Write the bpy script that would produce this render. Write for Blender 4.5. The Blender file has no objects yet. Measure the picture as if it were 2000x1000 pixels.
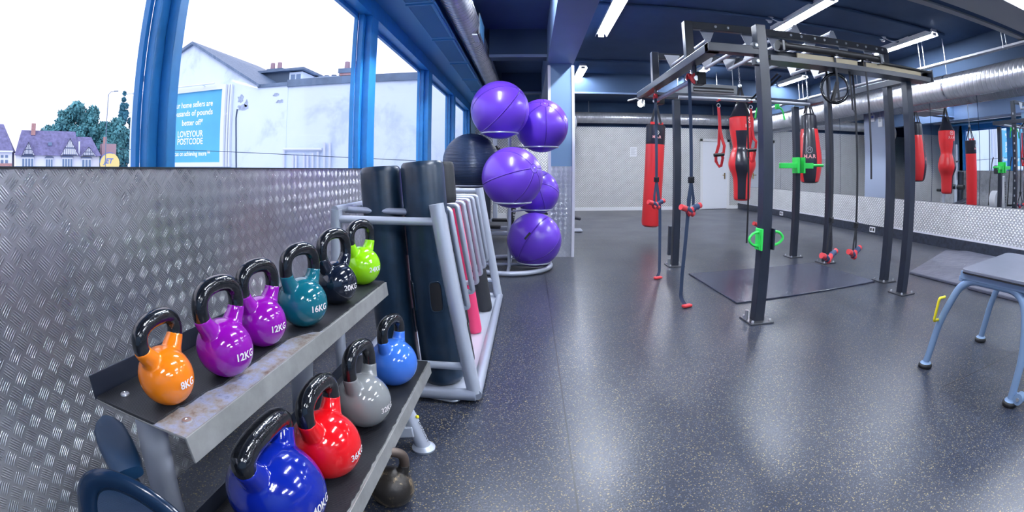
import bpy, bmesh, math, random
from mathutils import Vector, Matrix, noise
PI = math.pi
V = Vector
random.seed(7)
SC = bpy.context.scene
COL = SC.collection

# ------------------------------------------------------------------ camera
CAM_H = 1.12
F_PX = 880.0                                   # equidistant fisheye, pixels per radian in the 2000 px wide frame
cd = bpy.data.cameras.new('camera')
cam = bpy.data.objects.new('camera', cd)
COL.objects.link(cam)
SC.camera = cam
cd.type = 'PANO'
cd.sensor_fit = 'HORIZONTAL'
cd.sensor_width = 36.0
_t = cd if hasattr(cd, 'panorama_type') else cd.cycles
try:
    _t.panorama_type = 'FISHEYE_LENS_POLYNOMIAL'
except Exception:
    _t = cd.cycles
    _t.panorama_type = 'FISHEYE_LENS_POLYNOMIAL'
_t.fisheye_fov = PI * 1.3
_t.fisheye_polynomial_k0 = 0
_t.fisheye_polynomial_k1 = -2000.0 / (36.0 * F_PX)
_t.fisheye_polynomial_k2 = 0
_t.fisheye_polynomial_k3 = 0
_t.fisheye_polynomial_k4 = 0
cd.shift_y = -0.167                            # the photograph keeps the lower part of the lens circle
cd.clip_start = 0.05
cd.clip_end = 500
_R = (Matrix.Rotation(0.038, 3, 'Z') @ Matrix.Rotation(-0.0025, 3, 'X') @ Matrix.Rotation(-0.002, 3, 'Y'))
_m = Matrix((_R @ V((1, 0, 0)), _R @ V((0, 0, 1)), -(_R @ V((0, 1, 0))))).transposed()
cam.matrix_world = Matrix.Translation((0, 0, CAM_H)) @ _m.to_4x4()

# ------------------------------------------------------------------ world and view
w = bpy.data.worlds.new('overcast_sky')
SC.world = w
w.use_nodes = True
wn = w.node_tree
wn.nodes.clear()
_o = wn.nodes.new('ShaderNodeOutputWorld')
_b = wn.nodes.new('ShaderNodeBackground')
_c = wn.nodes.new('ShaderNodeTexCoord')
_n = wn.nodes.new('ShaderNodeTexNoise')
_r = wn.nodes.new('ShaderNodeValToRGB')
_n.inputs['Scale'].default_value = 2.2
_n.inputs['Detail'].default_value = 5
_r.color_ramp.elements[0].position = .35
_r.color_ramp.elements[0].color = (.95, .96, 1.16, 1)
_r.color_ramp.elements[1].position = .62
_r.color_ramp.elements[1].color = (1.04, 1.05, 1.28, 1)
wn.links.new(_c.outputs['Generated'], _n.inputs['Vector'])
wn.links.new(_n.outputs['Fac'], _r.inputs['Fac'])
wn.links.new(_r.outputs['Color'], _b.inputs['Color'])
_b.inputs['Strength'].default_value = 1.5
wn.links.new(_b.outputs[0], _o.inputs['Surface'])
LAMP_STRENGTH = 265.0
# added soft sun lamp brightens the overcast yard from behind the building
_s = bpy.data.lights.new('yard_fill_sun', 'SUN')
_s.energy = .9
_s.angle = math.radians(35)
_s.color = (.90, .95, 1.0)
_so = bpy.data.objects.new('yard_fill_sun', _s)
COL.objects.link(_so)
_so.rotation_euler = V((-.25, .8, -.55)).to_track_quat('-Z', 'Y').to_euler()
SC.view_settings.view_transform = 'Standard'
SC.view_settings.look = 'None'
SC.view_settings.gamma = 1
SC.view_settings.use_curve_mapping = False
SC.view_settings.exposure = 0.0
SC.cycles.use_denoising = True
SC.cycles.max_bounces = 9
SC.cycles.diffuse_bounces = 4
SC.cycles.glossy_bounces = 5
SC.cycles.transparent_max_bounces = 12
SC.cycles.sample_clamp_indirect = 6
SC.cycles.caustics_reflective = False
SC.cycles.caustics_refractive = False
SC.cycles.use_adaptive_sampling = True
SC.cycles.adaptive_threshold = 0.02

# ------------------------------------------------------------------ materials
class NT:
    def __init__(s, name):
        s.m = bpy.data.materials.new(name)
        s.m.use_nodes = True
        s.t = s.m.node_tree
        s.b = s.t.nodes['Principled BSDF']
        s.out = s.t.nodes['Material Output']
    def n(s, typ, **k):
        a = s.t.nodes.new(typ)
        for q, v in k.items():
            setattr(a, q, v)
        return a
    def link(s, a, b):
        s.t.links.new(a, b)
    def put(s, sock, v):
        if hasattr(v, 'is_linked') or isinstance(v, bpy.types.NodeSocket):
            s.link(v, sock)
        else:
            sock.default_value = v
    def math(s, op, a, b=0.0, c=0.0, clamp=False):
        q = s.n('ShaderNodeMath', operation=op, use_clamp=clamp)
        s.put(q.inputs[0], a)
        s.put(q.inputs[1], b)
        s.put(q.inputs[2], c)
        return q.outputs[0]
    def coord(s):
        return s.n('ShaderNodeTexCoord').outputs['Object']
    def xyz(s, v=None):
        q = s.n('ShaderNodeSeparateXYZ')
        s.link(v if v is not None else s.coord(), q.inputs[0])
        return q.outputs
    def noise(s, scale, detail=3, rough=.5, vec=None, dist=0.0):
        q = s.n('ShaderNodeTexNoise')
        q.inputs['Scale'].default_value = scale
        q.inputs['Detail'].default_value = detail
        q.inputs['Roughness'].default_value = rough
        q.inputs['Distortion'].default_value = dist
        s.link(vec if vec is not None else s.coord(), q.inputs['Vector'])
        return q.outputs['Fac']
    def ramp(s, fac, stops, interp='LINEAR'):
        q = s.n('ShaderNodeValToRGB')
        q.color_ramp.interpolation = interp
        e = q.color_ramp.elements
        while len(e) < len(stops):
            e.new(.5)
        for i, (p, c) in enumerate(stops):
            e[i].position = p
            e[i].color = (*c, 1) if len(c) == 3 else c
        s.link(fac, q.inputs[0])
        return q.outputs[0]
    def mix(s, fac, a, b):
        q = s.n('ShaderNodeMix', data_type='RGBA')
        s.put(q.inputs[0], fac)
        for sock, v in ((q.inputs[6], a), (q.inputs[7], b)):
            if isinstance(v, tuple):
                sock.default_value = (*v, 1) if len(v) == 3 else v
            else:
                s.link(v, sock)
        return q.outputs[2]
    def bump(s, h, dist=.001, strength=1.0, normal=None):
        q = s.n('ShaderNodeBump')
        q.inputs['Distance'].default_value = dist
        q.inputs['Strength'].default_value = strength
        s.link(h, q.inputs['Height'])
        if normal is not None:
            s.link(normal, q.inputs['Normal'])
        return q.outputs[0]

def mat(name, col, rough=.5, metal=0.0, coat=0.0, spec=.5, var=0.0, vs=8, bump=0.0, bs=60):
    k = NT(name)
    p = k.b.inputs
    if var:
        f = k.noise(vs, 4, .6)
        d = tuple(max(0, c * (1 - var)) for c in col)
        e = tuple(min(1, c * (1 + var)) for c in col)
        k.link(k.ramp(f, [(.3, d), (.7, e)]), p['Base Color'])
    else:
        p['Base Color'].default_value = (*col, 1)
    p['Roughness'].default_value = rough
    p['Metallic'].default_value = metal
    p['Specular IOR Level'].default_value = spec
    if coat:
        p['Coat Weight'].default_value = coat
        p['Coat Roughness'].default_value = .04
    if bump:
        k.link(k.bump(k.noise(bs, 3), bump), p['Normal'])
    return k.m

def plate_mat(name, axis, col=(.72, .72, .75), rough=.3, seams=(), wav=.012, far=False):
    """Five-bar tread plate: blocks of five raised bars, laid in a basket weave turned 45 degrees."""
    k = NT(name)
    x = k.xyz()
    u = x[0] if axis == 'x' else x[1]
    v = x[2]
    S = .044
    r2 = 1 / math.sqrt(2) / S
    a = k.math('MULTIPLY', k.math('ADD', u, v), r2)
    b = k.math('MULTIPLY', k.math('SUBTRACT', u, v), r2)
    par = k.math('MODULO', k.math('ABSOLUTE', k.math('ADD', k.math('FLOOR', a), k.math('FLOOR', b))), 2.0)
    fa = k.math('SUBTRACT', k.math('FRACT', a), .5)
    fb = k.math('SUBTRACT', k.math('FRACT', b), .5)
    def sel(p, q):
        return k.math('ADD', k.math('MULTIPLY', p, par), k.math('MULTIPLY', q, k.math('SUBTRACT', 1.0, par)))
    along = sel(fa, fb)
    across = sel(fb, fa)
    t = k.math('MULTIPLY', across, 6.2)
    d = k.math('ABSOLUTE', k.math('SUBTRACT', k.math('FRACT', k.math('ADD', t, .5)), .5))
    L = k.math('MULTIPLY', along, 2.25)
    taper = k.math('SQRT', k.math('MAXIMUM', k.math('SUBTRACT', 1.0, k.math('MULTIPLY', L, L)), 0.0))
    wdt = k.math('MULTIPLY', taper, .36)
    q = k.math('DIVIDE', d, k.math('MAXIMUM', wdt, .001))
    h = k.math('MAXIMUM', k.math('SUBTRACT', 1.0, k.math('MULTIPLY', q, q)), 0.0)
    inside = k.math('LESS_THAN', k.math('ABSOLUTE', t), 2.5)
    h = k.math('MULTIPLY', h, inside)
    if far:
        A = k.math('MULTIPLY', along, 2.15)
        B = k.math('MULTIPLY', across, 2.9)
        h = k.math('SUBTRACT', 1.0, k.math('ADD', k.math('MULTIPLY', A, A), k.math('MULTIPLY', B, B)), clamp=True)
        h = k.math('POWER', h, .6)
    n0 = k.bump(k.noise(2.6, 2, .5), wav)
    hs = h
    for sp in seams:
        g = k.math('LESS_THAN', k.math('ABSOLUTE', k.math('SUBTRACT', u, sp)), .0022)
        hs = k.math('SUBTRACT', hs, k.math('MULTIPLY', g, 3.0))
    n1 = k.bump(hs, .006 if far else .0017, 1.0, n0)
    k.link(n1, k.b.inputs['Normal'])
    f = k.noise(5, 5, .6)
    base = k.ramp(f, [(.3, tuple(c * .82 for c in col)), (.7, col)])
    base = k.mix(k.math('MULTIPLY', h, .85 if far else .25), base, (.97, .97, .98))  # raised bars whitened as polish, and to paint in their glints
    k.link(base, k.b.inputs['Base Color'])
    k.b.inputs['Metallic'].default_value = .5 if far else .78
    rr = k.math('ADD', k.math('MULTIPLY', k.noise(9, 3), .12), rough - .06)
    rr = k.math('SUBTRACT', rr, k.math('MULTIPLY', h, .06))
    k.link(rr, k.b.inputs['Roughness'])
    return k.m

M = {}
def build_materials():
    M['plate_y'] = plate_mat('tread_plate_left', 'y', (.66, .66, .70), .33, seams=(1.06, 3.4, 5.84))
    M['plate_x'] = plate_mat('tread_plate_back', 'x', (.56, .55, .56), .42, seams=(2.2, 4.64), wav=.02, far=True)
    M['plate_r'] = plate_mat('tread_plate_right', 'y', (.62, .62, .65), .42, seams=(6.44, 4.0), far=True)
    M['plate_col'] = plate_mat('tread_plate_column', 'x', (.62, .64, .70), .38)
    # rubber floor with coloured granules
    k = NT('speckled_rubber')
    c = k.coord()
    vo = k.n('ShaderNodeTexVoronoi')
    vo.inputs['Scale'].default_value = 250
    mp = k.n('ShaderNodeMapping')
    k.link(c, mp.inputs[0])
    nz = k.n('ShaderNodeTexNoise')
    nz.inputs['Scale'].default_value = 120
    k.link(c, nz.inputs['Vector'])
    ad = k.n('ShaderNodeMixRGB')
    ad.inputs[0].default_value = .006
    k.link(c, ad.inputs[1])
    k.link(nz.outputs['Color'], ad.inputs[2])
    k.link(ad.outputs[0], vo.inputs['Vector'])
    sp = k.n('ShaderNodeSeparateColor')
    k.link(vo.outputs['Color'], sp.inputs[0])
    fl = k.ramp(sp.outputs[0], [(0, (.026, .032, .052)), (.82, (.075, .09, .13)), (.945, (.30, .24, .12))], 'CONSTANT')
    big = k.noise(.7, 4, .6)
    sh = k.ramp(big, [(0, (.80, .80, .82)), (1, (1.2, 1.2, 1.18))])
    mu = k.n('ShaderNodeMixRGB', blend_type='MULTIPLY')
    mu.inputs[0].default_value = 1
    k.link(fl, mu.inputs[1])
    k.link(sh, mu.inputs[2])
    x = k.xyz()
    def groove(val, w_=.0035):
        return k.math('LESS_THAN', k.math('ABSOLUTE', val), w_)
    g1 = groove(k.math('SUBTRACT', x[0], .175))
    g2 = k.math('MULTIPLY', groove(k.math('SUBTRACT', x[1], 6.3)), k.math('GREATER_THAN', x[0], .4))
    g3 = k.math('MULTIPLY', groove(k.math('SUBTRACT', k.math('SUBTRACT', x[0], 1.175), 0)), k.math('GREATER_THAN', x[1], 4.6))
    g4 = k.math('MULTIPLY', groove(k.math('SUBTRACT', x[1], 1.45)), k.math('GREATER_THAN', x[0], 2.2))
    g = k.math('MAXIMUM', k.math('MAXIMUM', g1, g2), k.math('MAXIMUM', g3, g4))
    colr = k.mix(g, mu.outputs[0], (.012, .013, .018))
    k.link(colr, k.b.inputs['Base Color'])
    k.link(k.math('ADD', k.math('MULTIPLY', k.noise(1.3, 2, .5), .16), .24), k.b.inputs['Roughness'])
    k.link(k.bump(k.noise(110, 2), .0007), k.b.inputs['Normal'])
    M['floor'] = k.m
    M['navy'] = mat('navy_ceiling_paint', (.058, .098, .185), .8, spec=.2, var=.1, vs=1.5)
    M['beam_navy'] = mat('beam_navy_paint', (.040, .072, .135), .7, spec=.25)
    M['beam_paint'] = mat('beam_blue_grey_paint', (.14, .21, .37), .5, var=.06, vs=2)
    M['beam_grey'] = mat('beam_pale_grey_paint', (.42, .42, .42), .55)
    M['column_paint'] = mat('column_blue_paint', (.17, .29, .44), .5)
    M['pilaster_paint'] = mat('pilaster_grey_blue_paint', (.28, .33, .45), .5)
    M['frame_blue'] = mat('window_frame_blue_paint', (.035, .30, .72), .38, var=.12, vs=6)
    M['soffit_blue'] = mat('soffit_blue_paint', (.085, .33, .62), .5)
    M['white_paint'] = mat('white_gloss_paint', (.80, .80, .84), .35)  # strips coloured as lit rig metal, not separate boards
    M['trim_lilac'] = mat('pale_trim_paint', (.66, .66, .74), .4)
    M['door_paint'] = mat('door_white_paint', (.80, .82, .90), .4)
    M['black_skirt'] = mat('scuffed_black_skirting', (.022, .028, .045), .42, var=.5, vs=18)
    M['black_trim'] = mat('black_rubber_trim', (.015, .017, .022), .5)
    k = NT('spiral_duct_metal')
    k.b.inputs['Metallic'].default_value = .9
    k.link(k.ramp(k.noise(6, 4), [(.3, (.52, .52, .56)), (.7, (.74, .74, .78))]), k.b.inputs['Base Color'])
    k.b.inputs['Roughness'].default_value = .27
    M['duct_plain'] = k.m
    for nm, ax in (('duct_x', 0), ('duct_y', 1)):
        k = NT('spiral_duct_' + nm)
        x = k.xyz()
        k.b.inputs['Metallic'].default_value = .6
        k.link(k.ramp(k.noise(5, 4), [(.3, (.62, .63, .68)), (.7, (.80, .81, .86))]), k.b.inputs['Base Color'])
        k.b.inputs['Roughness'].default_value = .27
        s1 = k.math('ABSOLUTE', k.math('SUBTRACT', k.math('FRACT', k.math('ADD', k.math('MULTIPLY', x[ax], 13.0), k.math('MULTIPLY', x[2], 1.5))), .5))
        rib = k.math('SMOOTH_MIN', k.math('MULTIPLY', s1, 6.0), 1.0, .2)
        k.link(k.bump(rib, .005, 1.0, k.bump(k.noise(3, 2), .006)), k.b.inputs['Normal'])
        M[nm] = k.m
    def emit(name, col, st):
        k = NT(name)
        e = k.n('ShaderNodeEmission')
        e.inputs[0].default_value = (*col, 1)
        e.inputs[1].default_value = st
        k.link(e.outputs[0], k.out.inputs[0])
        return k.m
    M['tube'] = emit('lit_fluorescent_tube', (.84, .90, 1.0), LAMP_STRENGTH)
    M['spot'] = emit('lit_spot_lamp', (1, .98, .92), 30)
    k = NT('window_glass')
    tr = k.n('ShaderNodeBsdfTransparent')
    gl = k.n('ShaderNodeBsdfGlossy')
    gl.inputs['Roughness'].default_value = .02
    lw = k.n('ShaderNodeLayerWeight')
    lw.inputs[0].default_value = .12
    mx = k.n('ShaderNodeMixShader')
    k.link(k.math('MULTIPLY', lw.outputs['Fresnel'], .09), mx.inputs[0])
    k.link(tr.outputs[0], mx.inputs[1])
    k.link(gl.outputs[0], mx.inputs[2])
    k.link(mx.outputs[0], k.out.inputs[0])
    M['glass'] = k.m
    k = NT('wall_mirror_silver')
    k.b.inputs['Metallic'].default_value = 1
    k.b.inputs['Roughness'].default_value = .0
    k.b.inputs['Base Color'].default_value = (.86, .90, .92, 1)
    M['mirror'] = k.m
    M['rig'] = mat('rig_black_powder_coat', (.018, .023, .038), .33, 0, spec=.7, var=.15, vs=5)
    M['foot_plate'] = mat('dark_steel_plate', (.13, .135, .15), .3, .7)
    M['rig_lit_tan'] = mat('lit_metal_tan', (.36, .30, .19), .5)  # tan puts the light caught by the black metal into the colour
    M['rig_foam'] = mat('black_grip_foam', (.012, .012, .014), .5)
    M['zinc'] = mat('zinc_plate', (.62, .63, .66), .35, .85)
    M['bracket'] = mat('pale_bracket_paint', (.62, .63, .68), .38, .2)
    M['bar_silver'] = mat('silver_monkey_bar', (.55, .57, .64), .3, .6)
    M['strap'] = mat('navy_webbing', (.035, .06, .12), .7, bump=.0005, bs=400)
    M['strap_black'] = mat('black_webbing', (.015, .016, .022), .7)
    M['strap_red'] = mat('red_webbing', (.62, .02, .03), .55)
    M['red_grip'] = mat('red_foam_grip', (.80, .06, .07), .5)
    M['navy_grip'] = mat('navy_foam_grip', (.03, .06, .14), .5)
    M['green'] = mat('lime_green_paint', (.05, .75, .12), .35)
    M['bag_red'] = mat('red_vinyl', (.80, .035, .04), .32, coat=.2, bump=.002, bs=14)
    M['bag_black'] = mat('black_vinyl', (.018, .019, .03), .3, coat=.2, bump=.002, bs=14)
    M['logo_white'] = mat('white_print', (.85, .8, .8), .5)
    M['logo_pink'] = mat('pink_print', (.85, .40, .40), .5)
    M['mat_grey'] = mat('grey_rubber_mat', (.04, .045, .075), .26, var=.15, vs=3)
    M['mat_vinyl'] = mat('worn_grey_vinyl', (.12, .125, .17), .34, var=.2, vs=4, bump=.012, bs=7)
    M['silver'] = mat('silver_powder_coat', (.46, .50, .60), .32, .45)
    M['silver_light'] = mat('light_silver_paint', (.56, .60, .70), .3, .3)
    M['grey_flange'] = mat('worn_grey_steel_edge', (.27, .27, .265), .45, .2, var=.18, vs=14)
    k = NT('ribbed_black_rubber')
    x = k.xyz()
    rib = k.math('ABSOLUTE', k.math('SUBTRACT', k.math('FRACT', k.math('MULTIPLY', x[1], 260.0)), .5))
    k.link(k.bump(rib, .0012), k.b.inputs['Normal'])
    k.link(k.ramp(k.noise(8, 4), [(.3, (.010, .011, .015)), (.7, (.028, .030, .036))]), k.b.inputs['Base Color'])
    k.b.inputs['Roughness'].default_value = .42
    M['shelf_rubber'] = k.m
    k = NT('worn_bare_metal')
    k.link(k.ramp(k.noise(26, 6, .7), [(.3, (.20, .13, .09)), (.45, (.38, .35, .32)), (.6, (.40, .45, .62)), (.75, (.13, .14, .22))]), k.b.inputs['Base Color'])
    k.b.inputs['Metallic'].default_value = .35
    k.b.inputs['Roughness'].default_value = .5
    k.link(k.bump(k.noise(60, 5, .7), .003), k.b.inputs['Normal'])
    M['worn'] = k.m
    k = NT('black_handle_enamel')
    k.b.inputs['Base Color'].default_value = (.008, .009, .012, 1)
    k.b.inputs['Roughness'].default_value = .12
    k.b.inputs['Coat Weight'].default_value = .5
    k.link(k.bump(k.noise(70, 3), .0016), k.b.inputs['Normal'])
    M['kb_handle'] = k.m
    for nm, c in dict(orange=(.88, .22, .006), purple=(.27, .004, .36), teal=(.004, .13, .18), black=(.006, .010, .022), green=(.30, .72, .004),
                      blue=(.004, .018, .32), red=(.85, .006, .012), grey=(.24, .25, .255), sky=(.05, .19, .72)).items():
        M['kb_' + nm] = mat('vinyl_' + nm, c, .12, coat=.6)
    k = NT('chipped_black_iron')
    f = k.noise(16, 6, .65, dist=.6)
    k.link(k.ramp(f, [(.0, (.018, .016, .016)), (.55, (.035, .03, .026)), (.63, (.30, .22, .13)), (.68, (.05, .04, .03))]), k.b.inputs['Base Color'])
    k.b.inputs['Roughness'].default_value = .35
    k.b.inputs['Metallic'].default_value = .4
    k.link(k.bump(f, .004), k.b.inputs['Normal'])
    M['iron'] = k.m
    M['iron_handle'] = mat('worn_iron_handle', (.11, .08, .065), .45, .4, var=.3, vs=12)
    def ball(name, col, rough):
        k = NT(name)
        x = k.xyz()
        r = k.math('SQRT', k.math('ADD', k.math('MULTIPLY', x[0], x[0]), k.math('MULTIPLY', x[1], x[1])))
        ln = None
        for an in (0, 60, 120):
            dd = k.math('ABSOLUTE', k.math('ADD', k.math('MULTIPLY', x[0], math.cos(math.radians(an))), k.math('MULTIPLY', x[1], math.sin(math.radians(an)))))
            q = k.math('SUBTRACT', 1.0, k.math('DIVIDE', dd, .008), clamp=True)
            ln = q if ln is None else k.math('MAXIMUM', ln, q)
        ln = k.math('MULTIPLY', ln, k.math('GREATER_THAN', r, .045))
        rg = k.math('SUBTRACT', 1.0, k.math('DIVIDE', k.math('ABSOLUTE', k.math('SUBTRACT', r, .045)), .006), clamp=True)
        ln = k.math('MAXIMUM', ln, rg)
        k.link(k.bump(ln, .010), k.b.inputs['Normal'])
        k.b.inputs['Base Color'].default_value = (*col, 1)
        k.b.inputs['Roughness'].default_value = rough
        k.b.inputs['Coat Weight'].default_value = .25
        k.b.inputs['Coat Roughness'].default_value = .15
        return k.m
    M['ball_purple'] = ball('purple_ball_vinyl', (.15, .05, .62), .3)
    k = NT('dark_ball_vinyl')
    x = k.xyz()
    k.link(k.bump(k.math('SINE', k.math('MULTIPLY', x[2], 420.0)), .0015), k.b.inputs['Normal'])
    k.b.inputs['Base Color'].default_value = (.025, .045, .095, 1)
    k.b.inputs['Roughness'].default_value = .3
    M['ball_dark'] = k.m
    M['tube_rubber'] = mat('black_moulded_rubber', (.012, .030, .058), .32, var=.3, vs=10)
    M['tube_hole'] = mat('slot_shadow_black', (.004, .004, .006), .6)
    M['tube_pink'] = mat('pink_moulded_rubber', (.85, .07, .20), .42)
    M['foam_black'] = mat('black_foam', (.022, .024, .030), .6, bump=.001, bs=120)
    M['chair_plastic'] = mat('blue_black_gloss_plastic', (.007, .022, .055), .18)
    M['chair_pad'] = mat('soft_dark_blue_pad', (.008, .038, .095), .38)
    k = NT('blue_grey_mesh')
    x = k.xyz()
    g = k.math('SINE', k.math('MULTIPLY', k.math('ADD', x[0], x[2]), 1800.0))
    k.link(k.bump(g, .001), k.b.inputs['Normal'])
    k.b.inputs['Base Color'].default_value = (.03, .075, .16, 1)
    M['chair_mesh'] = k.m
    M['yellow'] = mat('yellow_handle', (.90, .75, .03), .4)
    M['top_grey'] = mat('matt_grey_table_top', (.17, .18, .23), .3, var=.1, vs=6)
    M['table_blue'] = mat('pale_blue_steel', (.27, .40, .60), .3, .25)
    M['rubber_foot'] = mat('black_rubber_foot', (.01, .01, .012), .5)
    M['white_plastic'] = mat('white_plastic', (.75, .76, .80), .35)
    M['grey_plastic'] = mat('grey_plastic', (.42, .44, .45), .5)
    M['black_plastic'] = mat('black_plastic', (.012, .013, .016), .35)
    M['paper'] = mat('white_paper', (.85, .85, .9), .7)
    M['ink'] = mat('grey_ink', (.3, .3, .35), .7)
    M['brass'] = mat('brass', (.7, .5, .2), .25, 1)
    # outdoors
    k = NT('stained_white_render')
    f = k.noise(.55, 7, .65, dist=.3)
    g = k.noise(2.5, 5, .6)
    c1 = k.ramp(f, [(.36, (.50, .60, .78)), (.47, (.66, .77, .92)), (.7, (.70, .80, .93))])
    k.link(k.mix(k.math('MULTIPLY', g, .14), c1, (.46, .56, .72)), k.b.inputs['Base Color'])
    k.b.inputs['Roughness'].default_value = .85
    M['render'] = k.m
    M['coping'] = mat('slate_grey_coping', (.13, .19, .29), .8, var=.2, vs=2)
    k = NT('slate_roof')
    br = k.n('ShaderNodeTexBrick')
    br.inputs['Scale'].default_value = 4.0
    br.inputs['Color1'].default_value = (.10, .16, .26, 1)
    br.inputs['Color2'].default_value = (.15, .22, .34, 1)
    br.inputs['Mortar'].default_value = (.06, .10, .16, 1)
    k.link(k.coord(), br.inputs['Vector'])
    k.link(br.outputs[0], k.b.inputs['Base Color'])
    M['slate'] = k.m
    M['brick'] = mat('red_brick', (.42, .24, .24), .8, var=.2, vs=6)
    M['terracotta'] = mat('terracotta_pot', (.36, .25, .30), .8)
    M['patch'] = mat('exposed_plaster_patch', (.34, .41, .55), .9, var=.3, vs=8)
    M['poster_teal'] = mat('poster_teal_blue', (.09, .44, .72), .5, var=.12, vs=.5)
    M['poster_pale'] = mat('poster_pale_blue', (.55, .68, .85), .5)
    M['poster_dark'] = mat('poster_slate_blue', (.18, .30, .52), .5)
    M['poster_text'] = mat('poster_white_lettering', (.88, .92, .95), .5)
    M['steel_white'] = mat('white_painted_steel', (.72, .78, .88), .4)
    M['house_white'] = mat('house_white_render', (.72, .76, .88), .8)
    M['house_roof'] = mat('purple_brown_roof_tile', (.15, .15, .30), .8, var=.3, vs=1.5)
    M['timber'] = mat('dark_timber', (.06, .09, .18), .7)
    M['house_glass'] = mat('house_window_glass', (.14, .22, .36), .25)
    M['leaf'] = mat('tree_leaf', (.09, .30, .34), .7, var=.45, vs=.8)
    M['leaf_dark'] = mat('dark_tree_leaf', (.06, .23, .32), .7, var=.45, vs=.8)
    M['trunk'] = mat('tree_trunk', (.12, .10, .09), .9)
    M['asphalt'] = mat('pale_pavement', (.42, .45, .50), .9)
    M['sign_yellow'] = mat('yellow_sign_face', (.80, .66, .26), .5)
    M['sign_blue'] = mat('blue_sign_paint', (.10, .17, .60), .5)
    M['pipe_white'] = mat('pale_drain_pipe', (.62, .68, .80), .5)
    M['cable_dark'] = mat('dark_cable', (.02, .05, .10), .6)
build_materials()

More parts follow.
